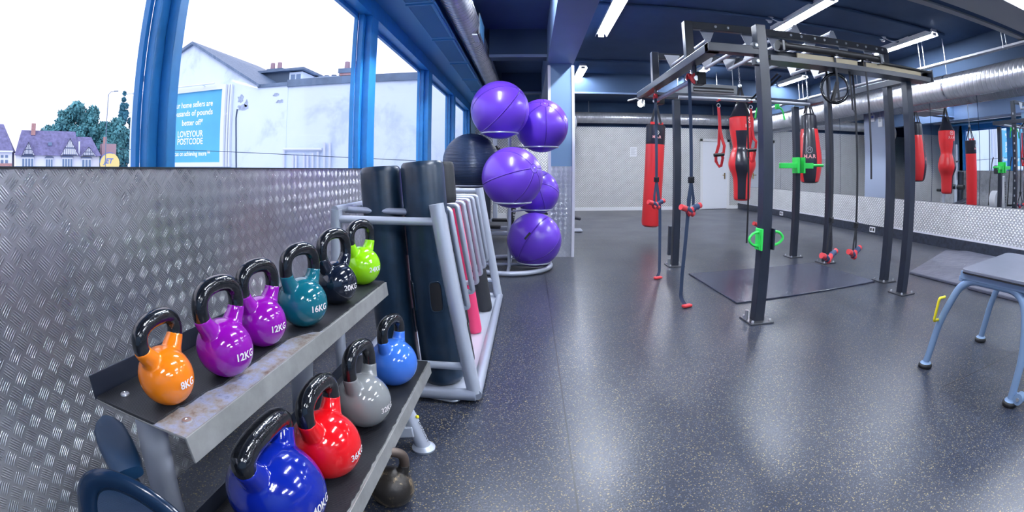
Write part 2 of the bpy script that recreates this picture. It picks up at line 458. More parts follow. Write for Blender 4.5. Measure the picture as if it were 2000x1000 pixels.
# ------------------------------------------------------------------ mesh helpers
class MB:
    def __init__(s):
        s.v = []
        s.f = []
        s.mi = []
        s.sm = []
        s.cur = 0
    def add(s, vs, fs, smooth=False, M4=None):
        o = len(s.v)
        s.v += [(M4 @ V(p)) if M4 is not None else V(p) for p in vs]
        for f in fs:
            s.f.append(tuple(o + i for i in f))
            s.mi.append(s.cur)
            s.sm.append(smooth)
        return s
    def box(s, lo, hi, M4=None):
        x0, y0, z0 = lo
        x1, y1, z1 = hi
        vs = [(x0, y0, z0), (x1, y0, z0), (x1, y1, z0), (x0, y1, z0), (x0, y0, z1), (x1, y0, z1), (x1, y1, z1), (x0, y1, z1)]
        return s.add(vs, [(0, 3, 2, 1), (4, 5, 6, 7), (0, 1, 5, 4), (1, 2, 6, 5), (2, 3, 7, 6), (3, 0, 4, 7)], False, M4)
    def cbox(s, c, d, rz=0.0, M4=None):
        T = Matrix.Translation(c) @ Matrix.Rotation(rz, 4, 'Z')
        if M4 is not None:
            T = M4 @ T
        return s.box((-d[0] / 2, -d[1] / 2, -d[2] / 2), (d[0] / 2, d[1] / 2, d[2] / 2), T)
    def sweep(s, pts, sec, up=(0, 0, 1), closed=False, cap=True, smooth=False, scale=None, frame='up'):
        pts = [V(p) for p in pts]
        n = len(pts)
        m = len(sec)
        vs = []
        prev = None
        for i, p in enumerate(pts):
            a = pts[(i - 1) % n] if (closed or i > 0) else p
            b = pts[(i + 1) % n] if (closed or i < n - 1) else p
            t1 = (p - a)
            t2 = (b - p)
            if t1.length > 1e-9 and t2.length > 1e-9:
                t = (t1.normalized() + t2.normalized())
                if t.length < 1e-6:
                    t = t2
            else:
                t = t1 + t2
            t.normalize()
            if frame == 'pt' and prev is not None:
                e = prev - t * prev.dot(t)
            else:
                u = V(up)
                if abs(u.normalized().dot(t)) > .98:
                    u = V((0, 1, 0)) if abs(t.y) < .9 else V((1, 0, 0))
                e = u - t * u.dot(t)
            e.normalize()
            prev = e
            r = t.cross(e)
            k = scale[i] if scale else 1.0
            # miter
            mk = 1.0
            if t1.length > 1e-9 and t2.length > 1e-9:
                cs = t1.normalized().dot(t)
                mk = 1 / max(cs, .5)
            for (aa, bb) in sec:
                vs.append(p + r * (aa * k * (mk if m == 4 else 1)) + e * (bb * k))
        fs = []
        for i in range(n if closed else n - 1):
            j = (i + 1) % n
            for q in range(m):
                q2 = (q + 1) % m
                fs.append((i * m + q, i * m + q2, j * m + q2, j * m + q))
        s.add(vs, fs, smooth)
        if cap and not closed:
            o = len(s.v) - len(vs)
            s.f.append(tuple(o + q for q in reversed(range(m))))
            s.f.append(tuple(o + (n - 1) * m + q for q in range(m)))
            s.mi += [s.cur, s.cur]
            s.sm += [False, False]
        return s
    def tube(s, pts, r, seg=12, closed=False, cap=True, scale=None):
        sec = [(r * math.cos(2 * PI * i / seg), r * math.sin(2 * PI * i / seg)) for i in range(seg)]
        return s.sweep(pts, sec, closed=closed, cap=cap, smooth=True, scale=scale, frame='pt')
    def bar(s, p0, p1, w_, h_, up=(0, 0, 1)):
        return s.sweep([p0, p1], [(-w_ / 2, -h_ / 2), (w_ / 2, -h_ / 2), (w_ / 2, h_ / 2), (-w_ / 2, h_ / 2)], up)
    def strip(s, pts, w_, t_, up):
        """flat band: w_ along 'up', t_ thick"""
        return s.sweep(pts, [(-t_ / 2, -w_ / 2), (t_ / 2, -w_ / 2), (t_ / 2, w_ / 2), (-t_ / 2, w_ / 2)], up)
    def lathe(s, prof, seg=32, M4=None, smooth=True):
        vs = []
        fs = []
        rows = []
        for (r, z) in prof:
            if r < 1e-6:
                rows.append([len(vs)])
                vs.append((0, 0, z))
            else:
                rows.append(list(range(len(vs), len(vs) + seg)))
                vs += [(r * math.cos(2 * PI * i / seg), r * math.sin(2 * PI * i / seg), z) for i in range(seg)]
        for a, b in zip(rows, rows[1:]):
            for i in range(seg):
                j = (i + 1) % seg
                if len(a) == 1 and len(b) == 1:
                    continue
                if len(a) == 1:
                    fs.append((a[0], b[j], b[i]))
                elif len(b) == 1:
                    fs.append((a[i], a[j], b[0]))
                else:
                    fs.append((a[i], a[j], b[j], b[i]))
        for row, flip in ((rows[0], True), (rows[-1], False)):
            if len(row) > 1:
                fs.append(tuple(reversed(row)) if flip else tuple(row))
        return s.add(vs, fs, smooth, M4)
    def prism(s, poly, t0, t1, M4):
        """poly in local xy extruded along local z from t0 to t1"""
        n = len(poly)
        vs = [(x, y, t0) for x, y in poly] + [(x, y, t1) for x, y in poly]
        fs = [tuple(reversed(range(n))), tuple(range(n, 2 * n))] + [(i, (i + 1) % n, n + (i + 1) % n, n + i) for i in range(n)]
        return s.add(vs, fs, False, M4)
    def sphere(s, c, r, seg=24, rings=14, sc=(1, 1, 1)):
        prof = [(r * math.sin(PI * i / rings), -r * math.cos(PI * i / rings)) for i in range(rings + 1)]
        prof[0] = (0, -r)
        prof[-1] = (0, r)
        return s.lathe(prof, seg, Matrix.Translation(c) @ Matrix.Diagonal((*sc, 1)))
    def mat(s, i):
        s.cur = i
        return s

def XZ(y=0.0, x=0.0, z=0.0):
    """matrix taking local xy to world x,z, thickness along -y ... +y"""
    return Matrix(((1, 0, 0, x), (0, 0, 1, y), (0, 1, 0, z), (0, 0, 0, 1)))
def YZ(x=0.0, y=0.0, z=0.0):
    return Matrix(((0, 0, 1, x), (1, 0, 0, y), (0, 1, 0, z), (0, 0, 0, 1)))

def obj(name, mb, m, parent=None, bevel=0.0, seg=2, angle=40, local=False):
    me = bpy.data.meshes.new(name)
    off = V((0, 0, 0))
    if parent is not None and not local:
        q = parent
        while q is not None:
            off = off + q.location
            q = q.parent
    me.from_pydata([tuple(p - off) for p in mb.v], [], mb.f)
    for mm in (m if isinstance(m, (list, tuple)) else [m]):
        me.materials.append(mm)
    me.polygons.foreach_set('material_index', mb.mi)
    me.polygons.foreach_set('use_smooth', mb.sm)
    me.update()
    b = bmesh.new()
    b.from_mesh(me)  # unseen ground, made pale to bounce light onto the walls
    bmesh.ops.recalc_face_normals(b, faces=b.faces)
    b.to_mesh(me)
    b.free()
    if any(mb.sm):
        me.set_sharp_from_angle(angle=math.radians(angle))
    o = bpy.data.objects.new(name, me)
    COL.objects.link(o)
    if parent is not None:
        o.parent = parent
    if bevel:
        bv = o.modifiers.new('bevel', 'BEVEL')
        bv.width = bevel
        bv.segments = seg
        bv.limit_method = 'ANGLE'
        bv.angle_limit = math.radians(50)
    return o
def tag(o, label, cat, group=None):
    o['label'] = label
    o['category'] = cat
    if group:
        o['group'] = group
    return o
def thing(name, label, cat, loc=(0, 0, 0), group=None):
    o = bpy.data.objects.new(name, None)
    o.empty_display_size = .1
    COL.objects.link(o)
    o.location = loc
    return tag(o, label, cat, group)
def struct(name, mb, m, parent=None, **k):
    o = obj(name, mb, m, parent, **k)
    if parent is None:
        o['kind'] = 'structure'
    return o
def text_geo(s, size, align='CENTER', ext=0.0, bold=0.0):
    cu = bpy.data.curves.new('lettering', 'FONT')
    cu.body = s
    cu.size = size
    cu.align_x = align
    cu.align_y = 'CENTER'
    cu.offset = bold
    cu.resolution_u = 3
    o = bpy.data.objects.new('lettering', cu)
    COL.objects.link(o)
    me = bpy.data.meshes.new_from_object(o)
    vs = [v.co.copy() for v in me.vertices]
    fs = [tuple(p.vertices) for p in me.polygons]
    bpy.data.objects.remove(o)
    bpy.data.meshes.remove(me)
    bpy.data.curves.remove(cu)
    return vs, fs
def text(mb, s, size, M4, bold=0.0, thick=.0, align='CENTER'):
    vs, fs = text_geo(s, size, align, 0, bold)
    mb.add(vs, fs, False, M4)
def text_on_sphere(mb, s, size, c, R, nrm, up=(0, 0, 1), lift=.0006, bold=0.0):
    vs, fs = text_geo(s, size, 'CENTER', 0, bold)
    b = bmesh.new()
    vv = [b.verts.new(p) for p in vs]
    for f in fs:
        try:
            b.faces.new([vv[i] for i in f])
        except ValueError:
            pass
    bmesh.ops.triangulate(b, faces=b.faces)
    bmesh.ops.subdivide_edges(b, edges=[e for e in b.edges if e.calc_length() > size * .18], cuts=2, use_grid_fill=False)
    bmesh.ops.triangulate(b, faces=b.faces)
    b.verts.index_update()
    n = V(nrm).normalized()
    u = V(up)
    u = (u - n * u.dot(n)).normalized()
    r = u.cross(n)
    out = []
    for v_ in b.verts:
        d = (n * R + r * v_.co.x + u * v_.co.y).normalized()
        out.append(V(c) + d * (R + lift))
    fs2 = [tuple(q.index for q in f.verts) for f in b.faces]
    b.free()
    mb.add(out, fs2)
def arc(c, r, a0, a1, n, ax=(1, 0, 0), ay=(0, 0, 1)):
    c, ax, ay = V(c), V(ax), V(ay)
    return [c + ax * (r * math.cos(a0 + (a1 - a0) * i / n)) + ay * (r * math.sin(a0 + (a1 - a0) * i / n)) for i in range(n + 1)]
def fillet(pts, r, n=5):
    pts = [V(p) for p in pts]
    out = [pts[0]]
    for i in range(1, len(pts) - 1):
        a, b, c = pts[i - 1], pts[i], pts[i + 1]
        d1 = (a - b)
        d2 = (c - b)
        k = min(r, d1.length * .48, d2.length * .48)
        p, q = b + d1.normalized() * k, b + d2.normalized() * k
        for j in range(n + 1):
            t = j / n
            out.append(p * (1 - t) ** 2 + b * 2 * t * (1 - t) + q * t * t)
    out.append(pts[-1])
    return out

# ------------------------------------------------------------------ room shell
XL, XR, YB, YF, ZC = -1.25, 6.12, 12.2, -3.2, 2.95
WZ0, WZ1 = 1.120, 2.36
def room():
    struct('floor', MB().box((XL - .2, YF - .2, -.12), (XR + .2, YB + .2, 0)), M['floor'])
    struct('ceiling', MB().box((XL - .2, YF - .2, ZC), (XR + .2, YB + .2, ZC + .15)), M['navy'])
    # left wall under the windows
    m = MB().box((XL - .16, YF, 0), (XL, YB, WZ0))
    struct('wall_left', m, M['plate_y'])
    m = MB().box((XL - .17, YF, WZ0), (XL + .006, 9.55, WZ0 + .006))
    struct('trim_1', m, M['black_trim'])
    m = MB().box((XL - .12, 9.4, WZ0), (XL, YB, ZC))
    struct('wall_left_end', m, M['column_paint'])
    # window head
    m = MB().box((XL - .16, YF, WZ1), (XL, 9.5, 2.5)).box((XL - .16, YF, 2.5), (XL - .02, YB, ZC))
    struct('trim_2', m, M['frame_blue'])
    posts = [(-1.02, -.86), (1.15, 1.25), (3.27, 3.48), (5.40, 5.66), (7.30, 7.54), (9.30, 9.55)]
    for i, (a, b) in enumerate(posts):
        m = MB().box((XL - .10, a, WZ0), (XL - .055, b - .03, WZ1)).box((XL - .055, a + .05, WZ0), (XL, b, WZ1))
        struct('window_post', m, M['frame_blue'], bevel=.004)
    edges = [YF] + [p for ab in posts for p in ab]
    k = 0
    for a, b in zip(edges[0::2], edges[1::2]):
        k += 1
        m = MB()
        x0, x1 = XL - .13, XL - .10
        m.box((x0, a, WZ0), (x1, b, WZ0 + .007)).box((x0, a, WZ1 - .035), (x1, b, WZ1))
        m.box((x0, a, WZ0 + .007), (x1, a + .02, WZ1)).box((x0, b - .02, WZ0 + .007), (x1, b, WZ1))
        wdw = struct('window_%d' % k, m, M['frame_blue'])
        struct('pane', MB().box((XL - .118, a, WZ0 + .006), (XL - .112, b, WZ1 - .01)), M['glass'], wdw)
    # soffit with flush grilles
    struct('soffit', MB().box((XL - .02, YF, 2.5), (-.78, 9.9, 2.53)).box((XL - .02, YF, 2.53), (-.86, 9.9, ZC)), M['soffit_blue'])
    # back and other walls
    struct('wall_back', MB().box((XL - .2, YB, 0), (XR + .2, YB + .12, 2.29)), M['plate_x'])
    struct('wall_back_upper', MB().box((XL - .2, YB - .02, 2.29), (XR + .2, YB + .12, ZC)), M['navy'])
    struct('wall_partition', MB().box((XL, 10.4, 0), (.62, 10.5, 2.25)), M['plate_x'])
    struct('wall_partition_upper', MB().box((XL, 10.38, 2.25), (.62, 10.5, ZC)), M['column_paint'])
    struct('baseboard_left', MB().box((XL, 10.375, 0), (.62, 10.4, .10)), M['white_paint'])
    struct('baseboard_back', MB().box((.62, YB - .025, 0), (4.86, YB, .09)).box((5.80, YB - .025, 0), (XR, YB, .09)), M['white_paint'])
    struct('wall_right', MB().box((XR, YF, 0), (XR + .12, YB, .65)), M['plate_r'])
    struct('wall_right_upper', MB().box((XR + .012, YF, .65), (XR + .12, YB, ZC)), M['beam_navy'])
    struct('baseboard_right', MB().box((XR - .02, YF, 0), (XR, YB, .155)), M['black_skirt'], bevel=.004)
    struct('trim_3', MB().box((XR - .004, YF, .155), (XR + .01, YB, .178)), M['trim_lilac'])
    struct('wall_front', MB().box((XL - .2, YF - .12, 0), (XR + .2, YF, ZC)), M['column_paint'])
    # pilaster on the mirror wall
    struct('pilaster', MB().box((XR - .03, 5.86, .65), (XR + .02, 6.6, ZC)), M['pilaster_paint'])
    struct('pilaster_base', MB().box((XR - .03, 5.86, .155), (XR + .01, 6.6, .65)), M['plate_r'])
    # column and beams
    struct('column', MB().box((.265, 5.70, 1.16), (.555, 6.0, 2.5)), M['column_paint'])
    struct('column_base', MB().box((.262, 5.697, 0), (.558, 6.003, 1.16)), M['plate_col'])
    for nm, x in (('trim_4', .24), ('trim_5', .545)):
        struct(nm, MB().box((x, 5.685, 0), (x + .036, 5.72, 2.46)), M['trim_lilac'])
    struct('ceiling_beam', MB().box((.235, YF, 2.485), (.575, YB, ZC)), M['beam_paint'])
    struct('cross_beam', MB().box((-.515, 5.68, 2.59), (.235, 5.98, ZC)), M['beam_navy'])
    struct('cross_beam', MB().box((-.515, 8.40, 2.57), (.235, 8.70, ZC)).box((.575, 8.40, 2.57), (XR, 8.70, ZC)), M['beam_navy'])
    m = MB().box((XL, 8.39, 2.555), (XR, 8.44, 2.59))
    m = MB().box((.575, 8.385, 2.555), (XR, 8.42, 2.585)).box((-.515, 8.385, 2.555), (.235, 8.42, 2.585)).box((-.515, 5.66, 2.57), (.235, 5.70, 2.60))
    struct('trim_6', m, M['beam_paint'])
    m = MB().box((.575, 2.10, 2.56), (XR, 2.52, ZC))
    struct('cross_beam', m, M['beam_grey'])
    m = MB().box((.575, 2.52, 2.60), (XR, 2.66, ZC))
    struct('cross_beam', m, M['navy'])
    struct('trim_7', MB().box((.575, 2.66, 2.58), (XR, 2.74, ZC)), M['beam_grey'])
    # two skims of raised conduit on the ceiling
    for nm, a in (('trim_8', [(.7, 4.66, 2.93), (5.7, 4.72, 2.93)]), ('trim_9', [(.7, 7.30, 2.93), (5.9, 7.30, 2.93)]), ('trim_10', [(2.6, 4.0, 2.93), (5.6, 4.05, 2.93)])):
        struct(nm, MB().tube(a, .018, 8), M['navy'])
    # door in the back wall
    m = MB()
    m.box((4.86, YB - .05, 0), (4.94, YB, 2.0)).box((5.72, YB - .05, 0), (5.80, YB, 2.0)).box((4.86, YB - .05, 1.92), (5.80, YB, 2.0))
    d = struct('door_1', m, M['white_paint'], bevel=.005)
    obj('door_leaf', MB().box((4.94, YB - .035, .01), (5.72, YB, 1.92)), M['door_paint'], d, bevel=.004)
    m = MB().box((5.62, YB - .045, .86), (5.655, YB - .035, 1.03)).tube(fillet([(5.638, YB - .04, .97), (5.638, YB - .085, .97), (5.55, YB - .085, .97)], .015), .009, 8)
    obj('door_handle', m, M['brass'], d)
room()

def ceiling_things():
    # flush grilles along the window soffit
    for i, (a, b) in enumerate([(2.45, 3.43), (3.52, 4.48), (4.60, 5.55), (5.72, 6.68), (6.80, 7.75), (7.87, 8.82)]):
        where = ['nearest to the camera', 'second from the camera', 'third from the camera', 'fourth from the camera', 'fifth from the camera', 'farthest from the camera'][i]
        t = thing('ceiling_grille', 'blue flush vent grille in the soffit over the windows, ' + where, 'vent', (-.91, (a + b) / 2, 2.5), 'vent grilles in the window soffit')
        x0, x1 = -1.01, -.81
        m = MB()
        m.box((x0 - .02, a - .02, 2.488), (x1 + .02, a, 2.5)).box((x0 - .02, b, 2.488), (x1 + .02, b + .02, 2.5))
        m.box((x0 - .02, a, 2.488), (x0, b, 2.5)).box((x1, a, 2.488), (x1 + .02, b, 2.5))
        obj('frame', m, M['soffit_blue'], t)
        m = MB()
        n = 24
        for q in range(n):
            x = x0 + (q + .5) * (x1 - x0) / n
            m.box((x - .0024, a, 2.491), (x + .0024, b, 2.498))
        obj('slats', m, M['soffit_blue'], t)
        obj('backing', MB().box((x0, a, 2.4975), (x1, b, 2.4995)), M['navy'], t)
    # round ducts
    t = thing('air_duct', 'long silver spiral duct hung above the windows', 'duct', (-.665, 3, 2.68))
    obj('duct_run', MB().tube([(-.665, YF + .3, 2.68), (-.665, 10.2, 2.68)], .140, 32), M['duct_y'], t)
    for y in (2.0, 4.9, 7.7):
        obj('duct_band', MB().tube([(-.665, y - .012, 2.68), (-.665, y + .012, 2.68)], .1425, 32), M['duct_plain'], t)
    m = MB().box((-.535, 4.62, 2.56), (-.525, 5.1, 2.80))
    g = obj('side_grille', m, M['grey_plastic'], t)
    m = MB()
    for q in range(9):
        m.box((-.524, 4.64 + q * .05, 2.58), (-.518, 4.655 + q * .05, 2.78))
    obj('fin', m, M['soffit_blue'], g)
    obj('grille_plate', MB().box((-.60, 4.58, 2.535), (-.545, 4.84, 2.55)), M['white_plastic'], t)
    t = thing('air_duct', 'silver spiral duct running along the top of the back wall', 'duct', (3, 11.95, 2.51))
    obj('duct_run', MB().tube([(1.0, 11.95, 2.51), (XR - .02, 11.95, 2.51)], .15, 32), M['duct_x'], t)
    pts = arc((1.0, 11.55, 2.40), .35, PI / 2, PI, 8, (1, 0, 0), (0, 1, 0))
    obj('duct_elbow', MB().tube([(1.0, 11.9, 2.42)] + [V((.93, 11.75, 2.36)), V((.90, 11.4, 2.30)), V((.90, 10.9, 2.27))], .27, 32), M['duct_plain'], t)
    for x in (1.6, 3.5, 5.2):
        obj('hanger', MB().tube([(x, 11.95, 2.65), (x, 11.95, ZC)], .008, 6), M['zinc'], t)
    t = thing('air_duct', 'wide silver spiral duct running above the wall mirrors', 'duct', (5.80, 5, 2.22))
    obj('duct_run', MB().tube([(5.80, YF + .2, 2.26), (5.80, 11.8, 2.26)], .175, 36), M['duct_y'], t)
    for y in (2.6, 4.25, 6.4, 8.6):
        obj('duct_band', MB().tube([(5.80, y - .015, 2.26), (5.80, y + .015, 2.26)], .178, 36), M['duct_plain'], t)
        obj('hanger', MB().tube([(5.80, y, 2.43), (5.80, y, ZC)], .006, 6), M['zinc'], t)
    # cable tray
    t = thing('cable_tray', 'perforated white cable tray hung beside the wide duct', 'cable tray', (5.58, 5, 2.54))
    m = MB().box((5.53, YF + .2, 2.535), (5.63, 11.5, 2.54)).box((5.53, YF + .2, 2.54), (5.533, 11.5, 2.56)).box((5.627, YF + .2, 2.54), (5.63, 11.5, 2.56))
    obj('tray', m, M['white_plastic'], t)
    obj('cables', MB().tube([(5.56, YF + .3, 2.549), (5.56, 11.4, 2.549)], .008, 8).tube([(5.59, YF + .3, 2.549), (5.592, 11.4, 2.549)], .007, 8), M['cable_dark'], t)
    for y in (3.0, 4.55, 6.3, 8.0, 9.8):
        for x in (5.528, 5.632):
            obj('hanger', MB().tube([(x, y, 2.53), (x, y, ZC)], .006, 6), M['zinc'], t)
    # fluorescent lights
    L = [(.95, 4.25, 5.72, 'at the top edge, beside the blue ceiling beam'), (.93, 7.6, 9.2, 'nearest the top of the column'),
         (3.15, 3.70, 5.02, 'directly above the climbing rig'), (5.30, 4.0, 5.33, 'hung before the pair of tray hangers, upper right'),
         (5.25, 7.35, 8.35, 'seen through the bars of the rig'), (3.10, 7.35, 8.35, 'behind the left uprights of the rig')]
    for x, a, b, wh in L:
        light(x, a, b, 'lit white fluorescent batten light ' + wh)
    for x in (.95, 3.15, 5.3):  # added lamps, hidden by the beam, to brighten the back wall
        light(x, 8.85, 10.25, 'added white batten light hidden behind the far cross beam, brightening the back wall')
    for y in (2.5,):  # added lamp out of view, lights the duct and window bay
        light(-.22, y, y + 1.4, 'added white batten light out of view, brightening the window bay')
    for x in (.95, 3.15, 5.3):  # added unseen lamps that fill the near end of the room
        for y in (-2.4, .9):
            light(x, y, y + 1.4, 'added white batten light out of view, filling the near end of the room')
def light(x, a, b, label):
    t = thing('ceiling_light', label, 'light', (x, (a + b) / 2, 2.95), 'fluorescent ceiling lights')
    m = MB().box((x - .055, a, 2.905), (x + .055, b, 2.948))
    for s in (-1, 1):
        v = [(x + s * .055, a, 2.912), (x + s * .075, a, 2.868), (x + s * .079, a, 2.868), (x + s * .06, a, 2.918)]
        m.add(v + [(p[0], b, p[2]) for p in v], [(0, 1, 2, 3), (7, 6, 5, 4), (0, 4, 5, 1), (1, 5, 6, 2), (2, 6, 7, 3), (3, 7, 4, 0)])
    obj('housing', m, M['white_plastic'], t)
    m = MB().tube([(x, a + .02, 2.885), (x, b - .02, 2.885)], .026, 12)
    obj('tube', m, M['tube'], t)
    obj('end_cap', MB().box((x - .035, a, 2.86), (x + .035, a + .022, 2.90)), M['white_plastic'], t)
    obj('end_cap', MB().box((x - .035, b - .022, 2.86), (x + .035, b, 2.90)), M['white_plastic'], t)
ceiling_things()

def small_fittings():
    # detectors
    for x, y, wh in ((2.92, 4.72, 'above the rig, left of the overhead light'), (4.92, 4.73, 'to the right of the rig, by a short white cable')):
        t = thing('smoke_detector', 'small round white ceiling detector ' + wh, 'detector', (x, y, ZC), 'ceiling detectors')
        obj('detector_base', MB().lathe([(.055, 0), (.055, -.018), (.04, -.03)], 20, Matrix.Translation((x, y, ZC))), M['white_plastic'], t)
        obj('sensor', MB().lathe([(.032, -.03), (.032, -.05), (.018, -.062)], 16, Matrix.Translation((x, y, ZC))), M['white_plastic'], t)
        obj('cable', MB().tube(fillet([(x, y - .04, 2.93), (x + .08, y - .12, 2.86), (x + .26, y - .3, 2.93)], .08), .006, 6), M['white_plastic'], t)
    # air conditioner
    t = thing('air_conditioner', 'grey cassette air conditioner hung from rods behind the rig', 'air conditioner', (3.1, 7.4, 2.45))
    obj('casing', MB().box((2.66, 7.1, 2.40), (3.58, 7.9, 2.56)), M['grey_plastic'], t, bevel=.02)
    m = MB().box((2.74, 7.085, 2.425), (3.50, 7.1, 2.50))
    obj('air_slot', m, M['black_plastic'], t)
    obj('louvre', MB().box((2.74, 7.07, 2.44), (3.50, 7.084, 2.465)), M['grey_plastic'], t)
    for x in (2.72, 3.52):
        for y in (7.15, 7.85):
            obj('hanger', MB().tube([(x, y, 2.55), (x, y, ZC)], .006, 6), M['zinc'], t)
    # notice
    t = thing('paper_notice', 'white paper notice taped to the metal back wall', 'notice', (2.87, YB, 1.6))
    obj('sheet', MB().box((2.78, YB - .006, 1.48), (2.97, YB - .002, 1.74)), M['paper'], t)
    m = MB()
    for q in range(7):
        m.box((2.80, YB - .007, 1.70 - q * .028), (2.95 - (q % 3) * .02, YB - .006, 1.706 - q * .028))
    obj('print', m, M['ink'], t)
    # sockets on black skirting
    for y, wh in ((9.68, 'seen between two rig uprights'), (6.33, 'below the blue-grey pilaster')):
        t = thing('wall_socket', 'white socket in the black skirting ' + wh, 'socket', (XR - .03, y, .08), 'sockets in the skirting')
        obj('face_plate', MB().box((XR - .034, y - .075, .035), (XR - .02, y + .075, .125)), M['white_plastic'], t, bevel=.003)
        for s in (-1, 1):
            m = MB()
            m.box((XR - .036, y + s * .035 - .020, .055), (XR - .034, y + s * .035 + .020, .108))
            obj('pin_holes', m, M['black_plastic'], t)
    # thermostats on pilaster
    for (y, z, w_, h_, nm, lb) in ((6.32, 2.03, .10, .12, 'thermostat', 'small white thermostat with a blue display on the pilaster'),
                                   (6.12, 1.95, .11, .17, 'wall_controller', 'larger white wall controller right of the thermostat on the pilaster')):
        t = thing(nm, lb, 'wall control', (XR - .03, y, z))
        obj('casing', MB().box((XR - .055, y - w_ / 2, z - h_ / 2), (XR - .03, y + w_ / 2, z + h_ / 2)), M['white_plastic'], t, bevel=.004)
        obj('display', MB().box((XR - .057, y - w_ * .3, z), (XR - .055, y + w_ * .3, z + h_ * .35)), M['sign_blue' if nm == 'thermostat' else 'grey_plastic'], t)
        obj('conduit', MB().tube([(XR - .04, y, z + h_ / 2), (XR - .04, y, 2.4)], .007, 6), M['white_plastic'], t)
    # mirrors
    ys = [(9.8, 11.95, 'nearest the back wall corner'), (7.40, 9.79, 'second from the back wall corner'), (6.62, 7.39, 'narrow one left of the pilaster'),
          (4.92, 5.84, 'right of the pilaster'), (3.93, 4.91, 'third one to the right of the pilaster side'), (2.0, 3.92, 'at the right edge of the photo')]
    for a, b, wh in ys:
        tag(obj('wall_mirror', MB().box((XR - .001, a, .655), (XR + .008, b, 2.44)), M['mirror']), 'frameless wall mirror panel ' + wh, 'mirror', 'wall mirror panels')
    # spot lamp on rig corner is part of a thing of its own
small_fittings()

# ------------------------------------------------------------------ kettlebells
def kettlebell(pos, R, H, hw, rot, mname, txt, label, group=None, hmat='kb_handle', tr=None, tsize=None):
    """pos = point under the bell; H total height; hw outer half width of the handle; rot = turn of the handle plane from +y"""
    t = thing('kettlebell', label, 'kettlebell', pos, group)
    t.rotation_euler = (0, 0, -math.radians(rot))
    zc = R * .93
    tr = tr or .0185
    body = MB()
    prof = [(0, 0), (R * .36, 0)]
    a0 = math.asin(min(1, .93))
    n = 26
    for i in range(n + 1):
        a = -a0 + .02 + (PI / 2 + a0 - .02) * i / n
        prof.append((R * math.cos(a), zc + R * math.sin(a)))
    prof[-1] = (0, zc + R)
    body.lathe(prof, 44)
    # arch path in local y-z plane
    zt = H - tr
    c = hw - tr
    y0 = R * .42
    zb_ = zc + R
    cb = min(c, R * .66) if c > R * .8 else c * .85
    zm = zb_ + (zt - zb_) * .42
    path = [(0, -R * .42, zc + R * .45), (0, -cb * .95, zc + R * .80), (0, -(c * .72 + cb * .28), zb_ + (zt - zb_) * .10)]
    for i in range(9):
        a_ = PI * i / 8
        ca, sa = math.cos(a_), math.sin(a_)
        path.append((0, -c * (abs(ca) ** .85) * (1 if ca > 0 else -1), zm + (zt - zm) * sa ** .8))
    path += [(0, -y, z) for _, y, z in reversed(path[:3])]
    # smooth with catmull-rom
    P = [V(p) for p in path]
    Q = []
    for i in range(len(P) - 1):
        p0, p1, p2, p3 = P[max(i - 1, 0)], P[i], P[i + 1], P[min(i + 2, len(P) - 1)]
        for j in range(6):
            u = j / 6
            Q.append(.5 * ((2 * p1) + (-p0 + p2) * u + (2 * p0 - 5 * p1 + 4 * p2 - p3) * u * u + (-p0 + 3 * p1 - 3 * p2 + p3) * u ** 3))
    Q.append(P[-1])
    zs = zb_ + (zt - zb_) * .20
    iL = next(i for i, p in enumerate(Q) if p.z > zs)
    iR = len(Q) - 1 - iL
    def flare(pts, base_first):
        n_ = len(pts)
        sc = []
        for i in range(n_):
            q = i / (n_ - 1) if base_first else 1 - i / (n_ - 1)
            sc.append(1.08 + .60 * (1 - q) ** 2.0)
        return sc
    hornL = Q[:iL + 1]
    hornR = Q[iR:]
    body.tube(hornL, tr, 24, scale=flare(hornL, True))
    body.tube(hornR, tr, 24, scale=flare(hornR, False))
    b = obj('body', body, M[mname], t, local=True, angle=50)
    rm = b.modifiers.new('join', 'REMESH')
    rm.mode = 'VOXEL'
    rm.voxel_size = R / 26
    rm.use_smooth_shade = True
    sm = b.modifiers.new('soft', 'SMOOTH')
    sm.factor = .5
    sm.iterations = 5
    mid = Q[iL - 1:iR + 2]
    obj('handle', MB().tube(mid, tr, 24), M[hmat], t, local=True)
    if txt:
        m = MB()
        text_on_sphere(m, txt, tsize or R * .36, (0, 0, zc), R * 1.0, (1, -.10, -.06), (0, 0, 1), .0011, bold=.0006)
        obj('weight_number', m, M['logo_white'], t, local=True)
    return t
TOPZ, LOWZ = .672, .282
